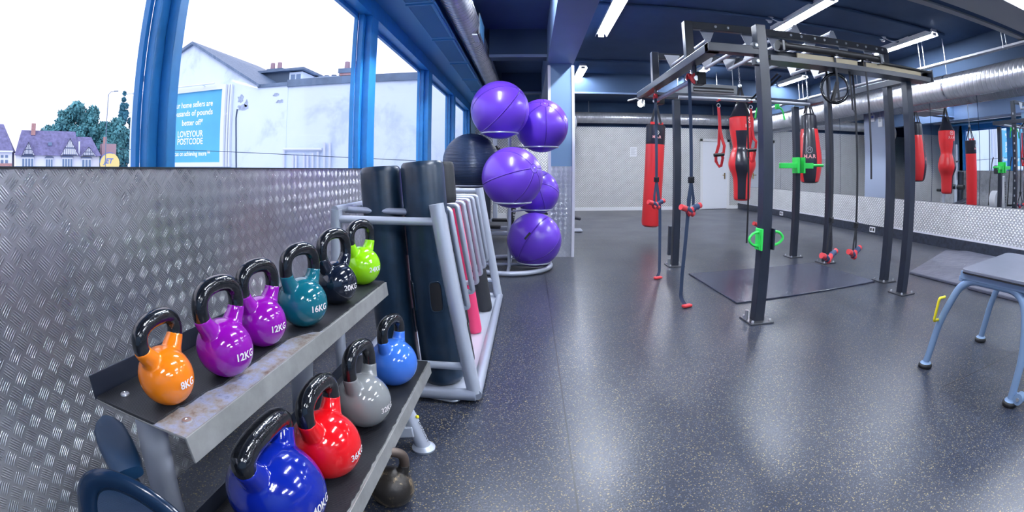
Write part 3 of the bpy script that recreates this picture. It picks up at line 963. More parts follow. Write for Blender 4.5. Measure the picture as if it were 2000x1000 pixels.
def kettlebells():
    K = kettlebell
    K((-.68, .59, TOPZ), .060, .190, .074, -7, 'kb_orange', '8KG', 'orange 8KG kettlebell at the near end of the upper rack shelf', tr=.0165)
    K((-.65, .76, TOPZ), .067, .226, .080, 3, 'kb_purple', '12KG', 'purple 12KG kettlebell standing right behind the orange one', 'pair of purple kettlebells')
    K((-.67, .95, TOPZ), .067, .228, .078, 8, 'kb_purple', '12KG', 'purple 12KG kettlebell standing next to the teal one', 'pair of purple kettlebells')
    K((-.64, 1.13, TOPZ), .0735, .243, .078, 15, 'kb_teal', '16KG', 'dark teal 16KG kettlebell on the upper rack shelf')
    K((-.64, 1.37, TOPZ), .074, .255, .083, 15, 'kb_black', '20KG', 'glossy black 20KG kettlebell on the upper rack shelf')
    K((-.65, 1.64, TOPZ), .077, .255, .084, 16, 'kb_green', '24KG', 'lime green 24KG kettlebell at the far end of the upper shelf')
    K((-.56, .72, LOWZ), .121, .305, .125, -3, 'kb_blue', '40KG', 'large royal blue 40KG kettlebell on the lower rack shelf', tr=.0275, tsize=.034)
    K((-.54, .97, LOWZ), .101, .305, .106, 0, 'kb_red', '36KG', 'red 36KG kettlebell on the lower rack shelf', tr=.0245, tsize=.030)
    K((-.53, 1.26, LOWZ), .093, .305, .090, 8, 'kb_grey', '32KG', 'grey kettlebell between the red and light blue ones', tr=.0225, tsize=.028)
    K((-.52, 1.58, LOWZ), .096, .290, .088, 12, 'kb_sky', None, 'light blue kettlebell at the far end of the lower shelf', tr=.021)
    K((-.44, 1.18, 0), .076, .238, .070, 62, 'iron', None, 'chipped black iron kettlebell on the floor under the rack', hmat='iron_handle', tr=.017)
kettlebells()

def weight_rack():
    t = thing('kettlebell_rack', 'two-tier silver kettlebell rack with ribbed black rubber shelves by the metal wall', 'rack', (-.68, 1.1, 0))
    for (x0, x1, y0, y1, z, lip, big) in ((-.84, -.570, .50, 1.70, TOPZ - .006, .052, 1), (-.755, -.43, .56, 1.81, LOWZ - .006, .05, 0)):
        m = MB()
        m.box((x0, y0, z - .004), (x1, y1, z))                          # tray
        m.sweep([(x1, y0, z), (x1, y1, z)], [(-.002, 0.001), (.003, .001), (.009, -.052), (.004, -.054)], (0, 0, 1))
        sh = obj('shelf', m, M['grey_flange'], t, bevel=.0012)
        obj('back_lip', MB().box((x0 - .004, y0, z - .004), (x0, y1, z + lip)), M['rig'], sh, bevel=.001)
        # rubber pad with a torn front edge
        rnd = random.Random(5 if big else 9)
        pts = [(x0 + .004, y0 + .002), (x0 + .004, y1 - .002)]
        front = []
        n = 150
        for i in range(n + 1):
            y = y1 - .002 - (y1 - y0 - .004) * i / n
            s_ = (y - y0) / (y1 - y0)
            if big:
                cut = .006
                if s_ < .50:
                    cut = .012 + .050 * (min(1, (.50 - s_) / .07) ** .7)
                    if s_ < .17:
                        cut += .012 * min(1, (.17 - s_) / .03)
                    if s_ < .07:
                        cut += .008
            else:
                cut = .006 + .004 * noise.noise(V((y * 9, 3, 0)))
            cut += .0035 * noise.noise(V((y * 40, big, 0)))
            front.append((x1 - cut, y))
        poly = pts + front
        m = MB()
        m.prism(poly, z, z + .006, Matrix.Identity(4))
        obj('rubber_pad', m, M['shelf_rubber'], sh)
        if big:
            obj('worn_metal', MB().box((x1 - .085, y0 + .001, z), (x1 - .001, y0 + .62, z + .0015)), M['worn'], sh)
            for p in ((x0 + .05, y0 + .05), (x1 - .035, y0 + .05), (x0 + .06, y1 - .05)):
                obj('bolt_head', MB().lathe([(.011, 0), (.010, .003), (.004, .004), (.003, .002), (0, .002)], 18, Matrix.Translation((p[0], p[1], z + .0058 if p[0] < -.62 else z + .001))), M['zinc'], sh)
    # uprights
    oval = [(.048 * math.cos(2 * PI * i / 24), .030 * math.sin(2 * PI * i / 24)) for i in range(24)]
    for y in (.63, 1.46):
        m = MB().sweep([(-.90, y, .05), (-.87, y, .33), (-.81, y, .664)], oval, up=(0, 1, 0), smooth=True)
        obj('upright', m, M['silver_light'], t)
        m = MB().tube([(-.41, y + .07, .012), (-.455, y + .07, .15), (-.50, y + .06, .262)], .030, 20)
        lg = obj('front_leg', m, M['silver_light'], t)
        obj('foot_pad', MB().lathe([(.046, 0), (.048, .010), (.036, .022), (.030, .024)], 24, Matrix.Translation((-.41, y + .07, 0))), M['silver'], lg)
        if y > 1:
            d = (V((-.455, 0, .15)) - V((-.41, 0, .012))).normalized()
            c0 = V((-.427, y + .07, .085))
            rr = V((1, -.25, 0)).normalized()
            nn = rr - d * rr.dot(d)
            nn.normalize()
            up = nn.cross(d)
            # lettering runs down the leg
            vs, fs = text_geo('PHYSICAL', .024)
            mm = MB()
            out = []
            for p in vs:
                th = -p.y / .030
                out.append(c0 - d * p.x + nn * (.0306 * math.cos(th)) - up * (.0306 * math.sin(th)))
            mm.add(out, fs)
            obj('brand_lettering', mm, M['black_plastic'], lg)
            mm = MB().sphere(c0 + d * .072 + nn * .0285, .0075, 12, 8)
            obj('brand_mark', mm, M['yellow'], lg)
        m = MB().bar((-.98, y, .045), (-.44, y + .06, .10), .05, .05)
        obj('base_bar', m, M['silver_light'], t, bevel=.006)
        m = MB().bar((-.82, y, .24), (-.47, y, .262), .05, .024)
        obj('shelf_arm', m, M['silver_light'], t, bevel=.004)
        m = MB().bar((-.80, y, .648), (-.60, y, .650), .05, .024)
        obj('shelf_arm', m, M['silver_light'], t, bevel=.004)
    obj('cross_bar', MB().bar((-.86, .63, .12), (-.86, 1.46, .12), .05, .05), M['silver_light'], t, bevel=.006)
weight_rack()

def office_chair():
    t = thing('office_chair', 'black and blue mesh-back chair with a padded armrest beside the rack', 'chair', (-.62, .30, 0))
    # back: curved rim with mesh
    c = V((-.655, .377, .44))
    r = V((.92, .40, 0)).normalized()           # sideways
    u = V((-.05, .03, .99)).normalized()
    n = r.cross(u).normalized()
    def P(a, b, d=0):
        return c + r * a + u * b + n * d
    out = [(-.125, -.20), (-.120, 0), (-.100, .09), (-.070, .145), (-.025, .165), (.03, .152), (.08, .115), (.12, .045), (.15, -.05), (.155, -.20)]
    pts = []
    for i in range(len(out) - 1):
        p0, p1, p2, p3 = [V((*out[max(0, min(len(out) - 1, j))], 0)) for j in (i - 1, i, i + 1, i + 2)]
        for j in range(6):
            q = j / 6
            k = .5 * ((2 * p1) + (-p0 + p2) * q + (2 * p0 - 5 * p1 + 4 * p2 - p3) * q * q + (-p0 + 3 * p1 - 3 * p2 + p3) * q ** 3)
            pts.append(P(k.x, k.y, .035 * (k.x / .2) ** 2))
    sec = [(.022 * math.cos(a), .012 * math.sin(a)) for a in [2 * PI * i / 16 for i in range(16)]]
    bk = obj('backrest', MB().sweep(pts, sec, up=n, smooth=True), M['chair_plastic'], t)
    vs, fs = [], []
    nx, ny = 14, 12
    for j in range(ny + 1):
        for i in range(nx + 1):
            b = -.20 + (.36 * j / ny)
            kk = math.sqrt(max(0.0, 1 - (max(b, -.02) + .02) ** 2 / .185 ** 2))
            a = (-.122 + .275 * i / nx) * kk - .02 * (1 - kk)
            vs.append(P(a, b - .01, .030 * (a / .2) ** 2))
    for j in range(ny):
        for i in range(nx):
            q = j * (nx + 1) + i
            fs.append((q, q + 1, q + nx + 2, q + nx + 1))
    o = obj('mesh_panel', MB().add(vs, fs, True), M['chair_mesh'], bk)
    so = o.modifiers.new('thick', 'SOLIDIFY')
    so.thickness = .004
    m = MB().tube([P(-.088, .125, -.014), P(-.080, .090, -.014), P(-.062, .060, -.012)], .008, 12, scale=[.6, 1, .6])
    obj('slot', m, M['black_plastic'], bk)
    # armrest pad
    a0, a1 = V((-.90, .545, .57)), V((-.705, .440, .565))
    ax = (a1 - a0).normalized()
    sd = V((.10, -.10, .98))
    sd = (sd - ax * sd.dot(ax)).normalized()
    # thickness facing away from the camera; broad face towards the camera
    prof = [(0, .012), (.06, .028), (.2, .040), (.5, .042), (.85, .038), (1, .030)]
    vs, fs = [], []
    L = (a1 - a0).length * 1.02
    nrm = ax.cross(sd).normalized()
    N = 18
    for q, hwid in prof:
        for i in range(N):
            th = 2 * PI * i / N
            cx = abs(math.cos(th)) ** .7 * (1 if math.cos(th) > 0 else -1)
            sx = abs(math.sin(th)) ** .7 * (1 if math.sin(th) > 0 else -1)
            vs.append(a0 + ax * (q * L - .01) + nrm * (hwid * cx) + sd * (.014 * sx))
    for k in range(len(prof) - 1):
        for i in range(N):
            j = (i + 1) % N
            fs.append((k * N + i, k * N + j, (k + 1) * N + j, (k + 1) * N + i))
    fs += [tuple(range(N)), tuple(reversed(range((len(prof) - 1) * N, len(prof) * N)))]
    ar = obj('armrest', MB().add(vs, fs, True), M['chair_pad'], t, angle=60)
    obj('arm_support', MB().strip([a1 + V((-.03, .01, -.012)), a1 + V((.03, -.01, -.07)), V((-.60, .36, .34)), V((-.56, .30, .30))], .034, .016, (0, 1, 0)), M['rig'], t, bevel=.003)
    # seat and base, below the frame of the picture
    obj('seat', MB().cbox((-.52, .16, .32), (.40, .40, .06), .9), M['chair_pad'], t, bevel=.025, seg=3)
    obj('back_support', MB().strip([P(0, -.18, .01), P(0, -.20, .03), (-.52, .2, .28)], .06, .012, tuple(r)), M['chair_plastic'], t)
    obj('gas_column', MB().tube([(-.52, .16, .07), (-.52, .16, .30)], .025, 14), M['chair_plastic'], t)
    for k in range(5):
        a = k * 2 * PI / 5 + .3
        e = V((-.52 + .25 * math.cos(a), .16 + .25 * math.sin(a), .06))
        lg = obj('leg', MB().bar((-.52, .16, .08), e, .035, .025), M['chair_plastic'], t, bevel=.004)
        obj('castor', MB().tube([(e.x, e.y - .02, .028), (e.x, e.y + .02, .028)], .028, 16), M['black_plastic'], lg)
office_chair()

# ------------------------------------------------------------------ roller rack and tubes
def lean(y, z, x0=-.245, k=-.160):
    return V((x0 + k * z / .92, y, z))
def roller_rack():
    t = thing('roller_rack', 'silver tubular floor rack with sloping dividers holding black and pink tubes', 'rack', (-.55, 2.8, 0))
    y0, y1 = 1.95, 3.72
    m = MB().tube(fillet([(-.245, y0, .045), (-.245, y1, .045), (-.93, y1, .045), (-.93, y0, .045), (-.245, y0, .045)], .001, 1), .030, 16)
    obj('base_frame', m, M['silver'], t)
    obj('base_plate', MB().box((-.92, y0, .030), (-.25, y1, .042)), M['silver_light'], t)
    for y in (y0 + .02, y1 - .02):
        obj('post', MB().tube([lean(y, .05), lean(y, .965)], .034, 20), M['silver_light'], t)
        obj('post', MB().tube([(-.93, y, .05), (-.90, y, .93)], .028, 16), M['silver_light'], t)
        for z in (.19, .885):
            obj('side_bar', MB().tube([(-.915, y, z), lean(y, z)], .019, 14), M['silver_light'], t)
    obj('end_bar', MB().tube([(-.90, y1 - .02, .945), lean(y1 - .02, .945)], .019, 12), M['silver_light'], t)
    obj('rear_rail', MB().tube([(-.90, y0, .93), (-.90, y1, .93)], .019, 12), M['silver_light'], t)
    for i, (y, zb) in enumerate(((2.08, .37), (2.26, .40), (2.50, .42), (2.72, .42), (2.95, .42), (3.18, .42), (3.42, .42))):
        p = [(-.90, y, .92), lean(y, .915, -.245), lean(y, zb, -.245), (-.42, y, zb - .01)]
        obj('divider', MB().tube(fillet(p, .014, 3), .0165, 12), M['silver'], t)
    obj('kick_loop', MB().tube(fillet([(-.60, 1.98, .02), (-.34, 1.93, .012), (-.28, 2.02, .02)], .03), .008, 8), M['zinc'], t)
roller_rack()

def grip_tube(p0, p1, r, m_, label, group=None, slots=(), name='grip_tube', facing=(.55, -.83, 0)):
    p0, p1 = V(p0), V(p1)
    t = thing(name, label, 'exercise tube', (p0.x, p0.y, p0.z), group)
    ax = (p1 - p0).normalized()
    L = (p1 - p0).length
    pts = [p0, p0 + ax * .012, p0 + ax * .03, p1 - ax * .03, p1 - ax * .012, p1]
    b = obj('body', MB().tube(pts, r, 36, scale=[.86, .96, 1, 1, .97, .88]), m_, t)
    obj('end_opening', MB().tube([p1 - ax * .01, p1 + ax * .0012], r * .68, 28), M['tube_hole'], t)
    f = V(facing)
    f = (f - ax * f.dot(ax)).normalized()
    s = ax.cross(f)
    for (h, ang, hw_, hh) in slots:
        n = 10
        def pt(a, hgt, lift):
            th = a / r + math.radians(ang)
            return p0 + ax * hgt + (f * math.cos(th) + s * math.sin(th)) * (r + lift)
        # ring of points of a D-shaped slot on the curved surface
        ring = []
        for i in range(4 * n):
            th = 2 * PI * i / (4 * n)
            cx, sx = math.cos(th), math.sin(th)
            ring.append((hw_ * (abs(cx) ** .55) * (1 if cx > 0 else -1), hh * (abs(sx) ** .4) * (1 if sx > 0 else -1)))
        m = MB()
        vs, fs = [], []
        K = 6
        for q in range(K + 1):
            for a, b_ in ring:
                vs.append(pt(a * q / K, h + b_ * q / K, .0012))
        R_ = len(ring)
        for q in range(K):
            for i in range(R_):
                j = (i + 1) % R_
                fs.append((q * R_ + i, q * R_ + j, (q + 1) * R_ + j, (q + 1) * R_ + i))
        obj('grip_slot', m.add(vs, fs, True), M['tube_hole'], t)
        rim = [pt(a * 1.08, h + b_ * 1.06, .001) for a, b_ in ring]
        obj('slot_rim', MB().tube(rim, .0035, 8, closed=True), m_, t)
    return t
def tubes():
    grip_tube((-.425, 2.12, .045), (-.520, 2.14, 1.155), .106, M['tube_rubber'], 'largest black rubber grip tube at the near corner of the rack', slots=((.47, -16, .028, .07), (.47, -95, .02, .07)))
    grip_tube((-.655, 2.14, .045), (-.745, 2.17, 1.13), .104, M['tube_rubber'], 'black rubber grip tube next to the metal wall', slots=((.72, 62, .02, .075), (.30, 62, .02, .06)))
    grip_tube((-.455, 2.42, .935), (-.475, 2.44, 1.155), .062, M['foam_black'], 'short black foam roller lying on top of the dividers', name='foam_roller')
    grip_tube((-.345, 2.34, .045), (-.47, 2.34, .90), .055, M['foam_black'], 'grey-black tube between the second and third dividers', slots=((.28, 20, .018, .05), (.70, 20, .018, .06)), facing=(.8, -.6, 0))
    grip_tube((-.40, 2.60, .045), (-.52, 2.60, .90), .042, M['tube_pink'], 'thinner pink tube with black grips in the rack', slots=((.78, 20, .014, .05),), facing=(.8, -.6, 0))
    grip_tube((-.345, 2.83, .045), (-.475, 2.83, .92), .043, M['tube_pink'], 'brighter pink tube nearest the front of the rack', facing=(.8, -.6, 0))
    grip_tube((-.33, 3.32, .045), (-.455, 3.32, .86), .058, M['foam_black'], 'black foam tube at the far end of the rack', facing=(.8, -.6, 0))
tubes()

# ------------------------------------------------------------------ balls
BALLS = [((-.30, 4.59, 1.73), .30, 'ball_purple', 'purple exercise ball, uppermost on the ball stand', (35, 40, 20)),
         ((.14, 5.05, 1.61), .30, 'ball_purple', 'purple exercise ball high on the right of the ball stand', (25, -35, 60)),
         ((-.165, 4.42, 1.04), .30, 'ball_purple', 'purple exercise ball in the middle of the ball stand', (70, 25, 40)),
         ((.092, 5.42, .845), .27, 'ball_purple', 'purple exercise ball half hidden behind the middle ball', (60, -20, 10)),
         ((.06, 4.92, .345), .30, 'ball_purple', 'purple exercise ball lowest on the stand, near the floor', (-40, 30, -20)),
         ((-.63, 4.87, 1.20), .31, 'ball_dark', 'dark blue-black exercise ball behind the black tubes', (0, 0, 0))]
def balls():
    for c, r, mn, lb, rot in BALLS:
        m = MB().sphere((0, 0, 0), r, 64, 40)
        o = obj('exercise_ball', m, M[mn])
        tag(o, lb, 'exercise ball', 'exercise balls on the stand')
        o.location = c
        o.rotation_euler = [math.radians(a) for a in rot]
        if mn == 'ball_purple':
            obj('valve_plug', MB().sphere((0, 0, r), .008, 12, 8), M['white_plastic'], o, local=True)
            if c[2] < .5:
                q = Matrix.Rotation(0, 3, 'Z')
                R3 = o.rotation_euler.to_matrix().inverted()
                vs = MB()
                nn = (R3 @ V((-.25, -.92, .28))).normalized()
                lx = R3 @ V((.62, 0, .78))
                lx = (lx - nn * lx.dot(nn)).normalized()
                ly = nn.cross(lx)
                G = [[(nn * r + lx * (-.045 + .018 * i) + ly * (-.011 + .011 * j)).normalized() * (r + .0012) for i in range(6)] for j in range(3)]
                vs.add([p for row in G for p in row], [(j * 6 + i, j * 6 + i + 1, j * 6 + i + 7, j * 6 + i + 6) for j in range(2) for i in range(5)])
                obj('print', vs, M['black_plastic'], o, local=True)
    t = thing('ball_stand', 'silver tubular stand with wire rings holding the exercise balls', 'ball stand', (-.2, 5.0, 0))
    m = MB().tube(arc((-.22, 5.08, .03), .47, 0, 2 * PI, 48, (1, 0, 0), (0, 1, 0))[:-1], .027, 14, closed=True)
    obj('base_ring', m, M['silver_light'], t)
    obj('base_bar', MB().tube([(-.22, 4.63, .03), (-.22, 5.54, .03)], .02, 12), M['silver_light'], t)
    obj('base_bar', MB().tube([(-.68, 5.08, .03), (.24, 5.08, .03)], .02, 12), M['silver_light'], t)
    obj('pole', MB().tube([(-.22, 5.08, .03), (-.22, 5.08, 1.95)], .02, 16), M['silver_light'], t)
    obj('pole', MB().tube([(-.215, 4.88, .03), (-.215, 4.88, .80)], .018, 16), M['silver_light'], t)
    for c, r, mn, lb, rot in BALLS:
        rr = .185
        dz = math.sqrt(r * r - rr * rr)
        z = c[2] - dz - .006
        m = MB().tube(arc((c[0], c[1], z), rr, 0, 2 * PI, 40, (1, 0, 0), (0, 1, 0))[:-1], .009, 8, closed=True)
        rg = obj('ball_ring', m, M['silver_light'], t)
        d = (V((-.22, 5.08, z)) - V((c[0], c[1], z)))
        dd = d.normalized()
        if d.length > rr:
            obj('ring_arm', MB().tube([V((c[0], c[1], z)) + dd * rr, V((-.22, 5.08, z))], .008, 8), M['silver_light'], rg)
        else:
            obj('ring_arm', MB().tube([V((c[0], c[1], z)) + dd * rr, V((-.22, 5.08, z - .02)), V((-.22, 5.08, z - .05))], .008, 8), M['silver_light'], rg)
balls()

# ------------------------------------------------------------------ training rig
RX0, RX1, RXR, RY0, RY1 = 1.31, 1.71, 3.64, 2.95, 5.02
MY0, MY1 = 3.50, 4.56
def rig():
    t = thing('training_rig', 'large black steel climbing rig with monkey bars and bolted uprights', 'training rig', (2.6, 4.0, 0))
    RG = M['rig']
    def post(x, y, z1, s=.08, plate=True, holes=True, z0=0.0, sd=1, label=None):
        p = obj('upright', MB().cbox((x, y, (z0 + z1) / 2), (s, s, z1 - z0)), RG, t, bevel=.005)
        if plate:
            f = obj('foot_plate', MB().cbox((x, y, .006), (.20, .20, .012)), M['foot_plate'], p, bevel=.002)
            for a in (-1, 1):
                for b in (-1, 1):
                    obj('bolt', MB().lathe([(.012, 0), (.012, .012), (.008, .018), (0, .019)], 6, Matrix.Translation((x + a * .075, y + b * .075, .012))), M['zinc'], f)
        if holes:
            m = MB()
            z = .30
            while z < z1 - .12:
                m.cbox((x + sd * (s / 2 + .004), y - .012, z), (.010, .022, .035))
                z += .13
            h = obj('hole_strip', m, M['bracket'], p)
            h['kind'] = 'stuff'
        return p
    post(RX1, RY0, 2.19, .085, holes=False)
    post(3.44, RY0 + .10, 1.93)
    post(RXR, MY0 + .02, 2.35)
    post(RXR - .01, MY1 + .05, 2.35)
    post(3.44, RY1 + .08, 1.93, holes=False)
    post(RX1, RY1, 1.93)
    post(RX0 + .02, MY0, 2.36, .075, plate=False, holes=False, z0=2.02)
    post(RX0 + .02, MY1, 2.36, .075, plate=False, holes=False, z0=2.02)
    # lower ring of box section
    zb = 1.985
    obj('side_beam', MB().bar((RX0, RY0 - .03, zb), (RX0, RY1 + .1, zb), .10, .065), RG, t, bevel=.004)
    obj('front_beam', MB().bar((RX0 - .05, RY0, zb), (RX1 + .02, RY0, zb), .08, .065), RG, t, bevel=.004)
    fb = obj('front_beam', MB().bar((RX1 + .03, RY0 + .03, zb), (RXR + .06, RY0 + .03, zb), .06, .05), RG, t, bevel=.004)
    for a_, b_ in ((2.02, 2.66), (2.74, 3.52)):
        obj('lit_metal_tan', MB().box((a_, RY0 - .045, 1.948), (b_, RY0 - .030, 1.998)), M['rig_lit_tan'], t, bevel=.002)
    obj('upper_rod', MB().tube([(2.92, RY0 - .05, 2.010), (RXR + .05, RY0 - .05, 2.005)], .013, 12), M['rig_foam'], t)
    obj('end_bracket', MB().box((RXR + .03, RY0 - .075, 1.915), (RXR + .045, RY0 + .03, 2.03)), RG, t, bevel=.003)
    obj('fat_bar_cap', MB().tube([(1.83, RY0 - .06, 2.035), (1.90, RY0 - .06, 2.035)], .040, 18), M['rig_foam'], t)
    obj('track', MB().box((RX1 + .05, RY0 - .055, 1.915), (RXR + .03, RY0 + .10, 1.925)).box((RX1 + .05, RY0 - .06, 1.915), (RXR + .03, RY0 - .05, 1.955)), RG, t)
    obj('fat_bar', MB().tube([(1.86, RY0 - .06, 2.035), (2.92, RY0 - .06, 2.035)], .028, 18), M['rig_foam'], t)
    for x in (1.865, 2.915):
        obj('end_bracket', MB().box((x - .012, RY0 - .10, 1.99), (x + .012, RY0 + .03, 2.07)), RG, t, bevel=.003)
    obj('side_beam', MB().bar((RXR, RY0, zb), (RXR, RY1 + .1, zb), .09, .065), RG, t, bevel=.004)
    obj('back_beam', MB().bar((RX0, RY1 + .05, zb), (RXR, RY1 + .05, zb), .08, .065), RG, t, bevel=.004)
    obj('pull_up_bar', MB().tube([(RX1, RY1 - .10, 1.945), (RXR - .08, RY1 - .10, 1.945)], .021, 14), M['bar_silver'], t)
    # hanging bar below the left side beam
    obj('pull_up_bar', MB().tube([(RX0 + .02, 3.36, 1.845), (RX0 + .02, 4.62, 1.845)], .021, 14), M['bar_silver'], t)
    for y in (3.40, 4.56):
        obj('bar_hanger', MB().box((RX0 + .012, y - .03, 1.80), (RX0 + .028, y + .03, 1.96)), RG, t, bevel=.002)
        obj('bar_hanger', MB().box((RX0 + .03, y - .05, 1.80), (RX0 + .10, y + .05, 1.90)), M['rig_foam'], t, bevel=.004)
    for y, r_ in ((3.42, .045), (4.55, .03)):
        obj('red_stop', MB().tube([(RX0 + .02, y - .045, 1.845), (RX0 + .02, y - .025, 1.845)], r_, 20), M['red_grip'], t)
    # upper rails, triangular brackets and monkey bars
    zr = 2.325
    for y, s in ((MY0 - .01, -1), (MY1 + .01, 1)):
        rl = obj('upper_rail', MB().bar((RX0 + .05, y, zr), (RXR, y, zr), .05, .065), RG, t, bevel=.004)
        bolts = [1.58, 1.70, 2.36, 2.48, 2.64, 2.76, 2.92, 3.04, 3.20, 3.32, 3.48, 3.57] if s < 0 else [1.6, 1.9, 2.2, 2.5, 2.8, 3.1, 3.4]
        for x in bolts:
            obj('bolt', MB().lathe([(.013, 0), (.011, .008), (0, .011)], 10, Matrix.Translation((x, y - .025, zr)) @ Matrix.Rotation(PI / 2, 4, 'X')), M['zinc'], rl)
    bars = [(1.52, -1), (1.92, -1), (2.20, -1), (2.46, 1), (2.62, -1), (2.92, 1), (3.05, -1), (3.40, -1)]
    for x, d in bars:
        zc = zr + d * .105
        for y, s in ((MY0 + .025, 1), (MY1 - .025, -1)):
            tri = [(-.085, -.02 * d), (.085, -.02 * d), (.020, .118 * d), (-.020, .118 * d)]
            obj('triangle_bracket', MB().prism(tri, -.004, .004, XZ(y, x, zr + .01 * d)), M['bracket'], t, bevel=.002)
        obj('monkey_bar', MB().tube([(x, MY0 + .02, zc), (x, MY1 - .02, zc)], .019, 14), M['bar_silver'], t)
    # storage peg at the front left upright and at the back left one
    for x, y in ((RX1 - .085, RY0 + .02), (RX1 - .075, RY1 - .01)):
        obj('peg', MB().tube([(x, y, .012), (x, y, .085)], .014, 12), M['zinc'], t)
    obj('band_plate', MB().cbox((RX1 - .075, RY1, .30), (.03, .05, .34)), RG, t, bevel=.003)
    # pivot bolts at the front upright
    for z in (1.90, 2.02):
        obj('pivot_bracket', MB().cbox((RX1 - .06, RY0 - .02, z), (.05, .05, .05)), RG, t, bevel=.004)
        obj('pivot_bolt', MB().lathe([(.016, 0), (.014, .01), (0, .014)], 12, Matrix.Translation((RX1 - .06, RY0 - .045, z)) @ Matrix.Rotation(PI / 2, 4, 'X')), M['zinc'], t)
rig()

def d_grip(c, w_, h_, rot=0.0, red=True, tilt=0.0):
    """returns (strap triangle points, grip points)"""
    return None
def trainer(x, y, ztop, zb, zh, label, colour='strap', tail=None, sway=0.0, group='suspension straps on the rig', spread=.05, rot=0.4):
    """one suspension strap: webbing from the bar, buckle, two legs and foam grips"""
    t = thing('suspension_strap', label, 'suspension strap', (x, y, ztop), group)
    st = M[colour]
    wd = V((math.cos(.3), math.sin(.3), 0))
    nn = V((-wd.y, wd.x, 0))
    obj('main_strap', MB().strip([(x, y, ztop), (x + sway * .4, y, (ztop + zb) / 2), (x + sway, y, zb)], .032, .003, wd), st, t)
    obj('loop', MB().strip(arc((x, y, ztop + .01), .032, -.6, PI + .6, 10, (0, 1, 0), (0, 0, 1)), .03, .004, (1, 0, 0)), M['strap_red'] if colour != 'strap_black' else st, t)
    obj('buckle', MB().cbox((x + sway, y, zb), (.055, .02, .05), .3).cbox((x + sway, y - .012, zb + .004), (.036, .014, .03), .3), M['black_plastic'], t, bevel=.003)
    g = V((math.cos(rot), math.sin(rot), 0))
    for s in (-1, 1):
        c = V((x + sway, y, zh)) + g * (spread * s)
        q = V((-g.y, g.x, 0)) * .012 * s
        obj('leg_strap', MB().strip([V((x + sway, y, zb - .01)), c + V((0, 0, .09)) + q, c + q], .026, .003, wd), st, t)
        e0, e1 = c - g * .07 * 1 + V((0, 0, -.03 * s)), c + g * .07 + V((0, 0, .035 * s))
        gr = obj('grip', MB().tube([e0, (e0 + e1) / 2 + V((0, 0, .012)), e1], .024, 14), M['red_grip'], t)
        obj('grip_cover', MB().tube([e0 * .62 + e1 * .38 + V((0, 0, .004)), (e0 + e1) / 2 + V((0, 0, .015)), e0 * .2 + e1 * .8 + V((0, 0, .004))], .0255, 14), M['navy_grip'], gr)
    if tail:
        P = [V((x + sway, y, zb - .02))] + [V(p) for p in tail]
        obj('tail_strap', MB().strip(fillet(P, .04), .034, .003, wd), st, t)
        e = P[-1]
        obj('tail_tab', MB().cbox((e.x + .01, e.y - .01, max(e.z, .012)), (.09, .045, .022), .35), M['red_grip'], t, bevel=.008, seg=3)
    return t
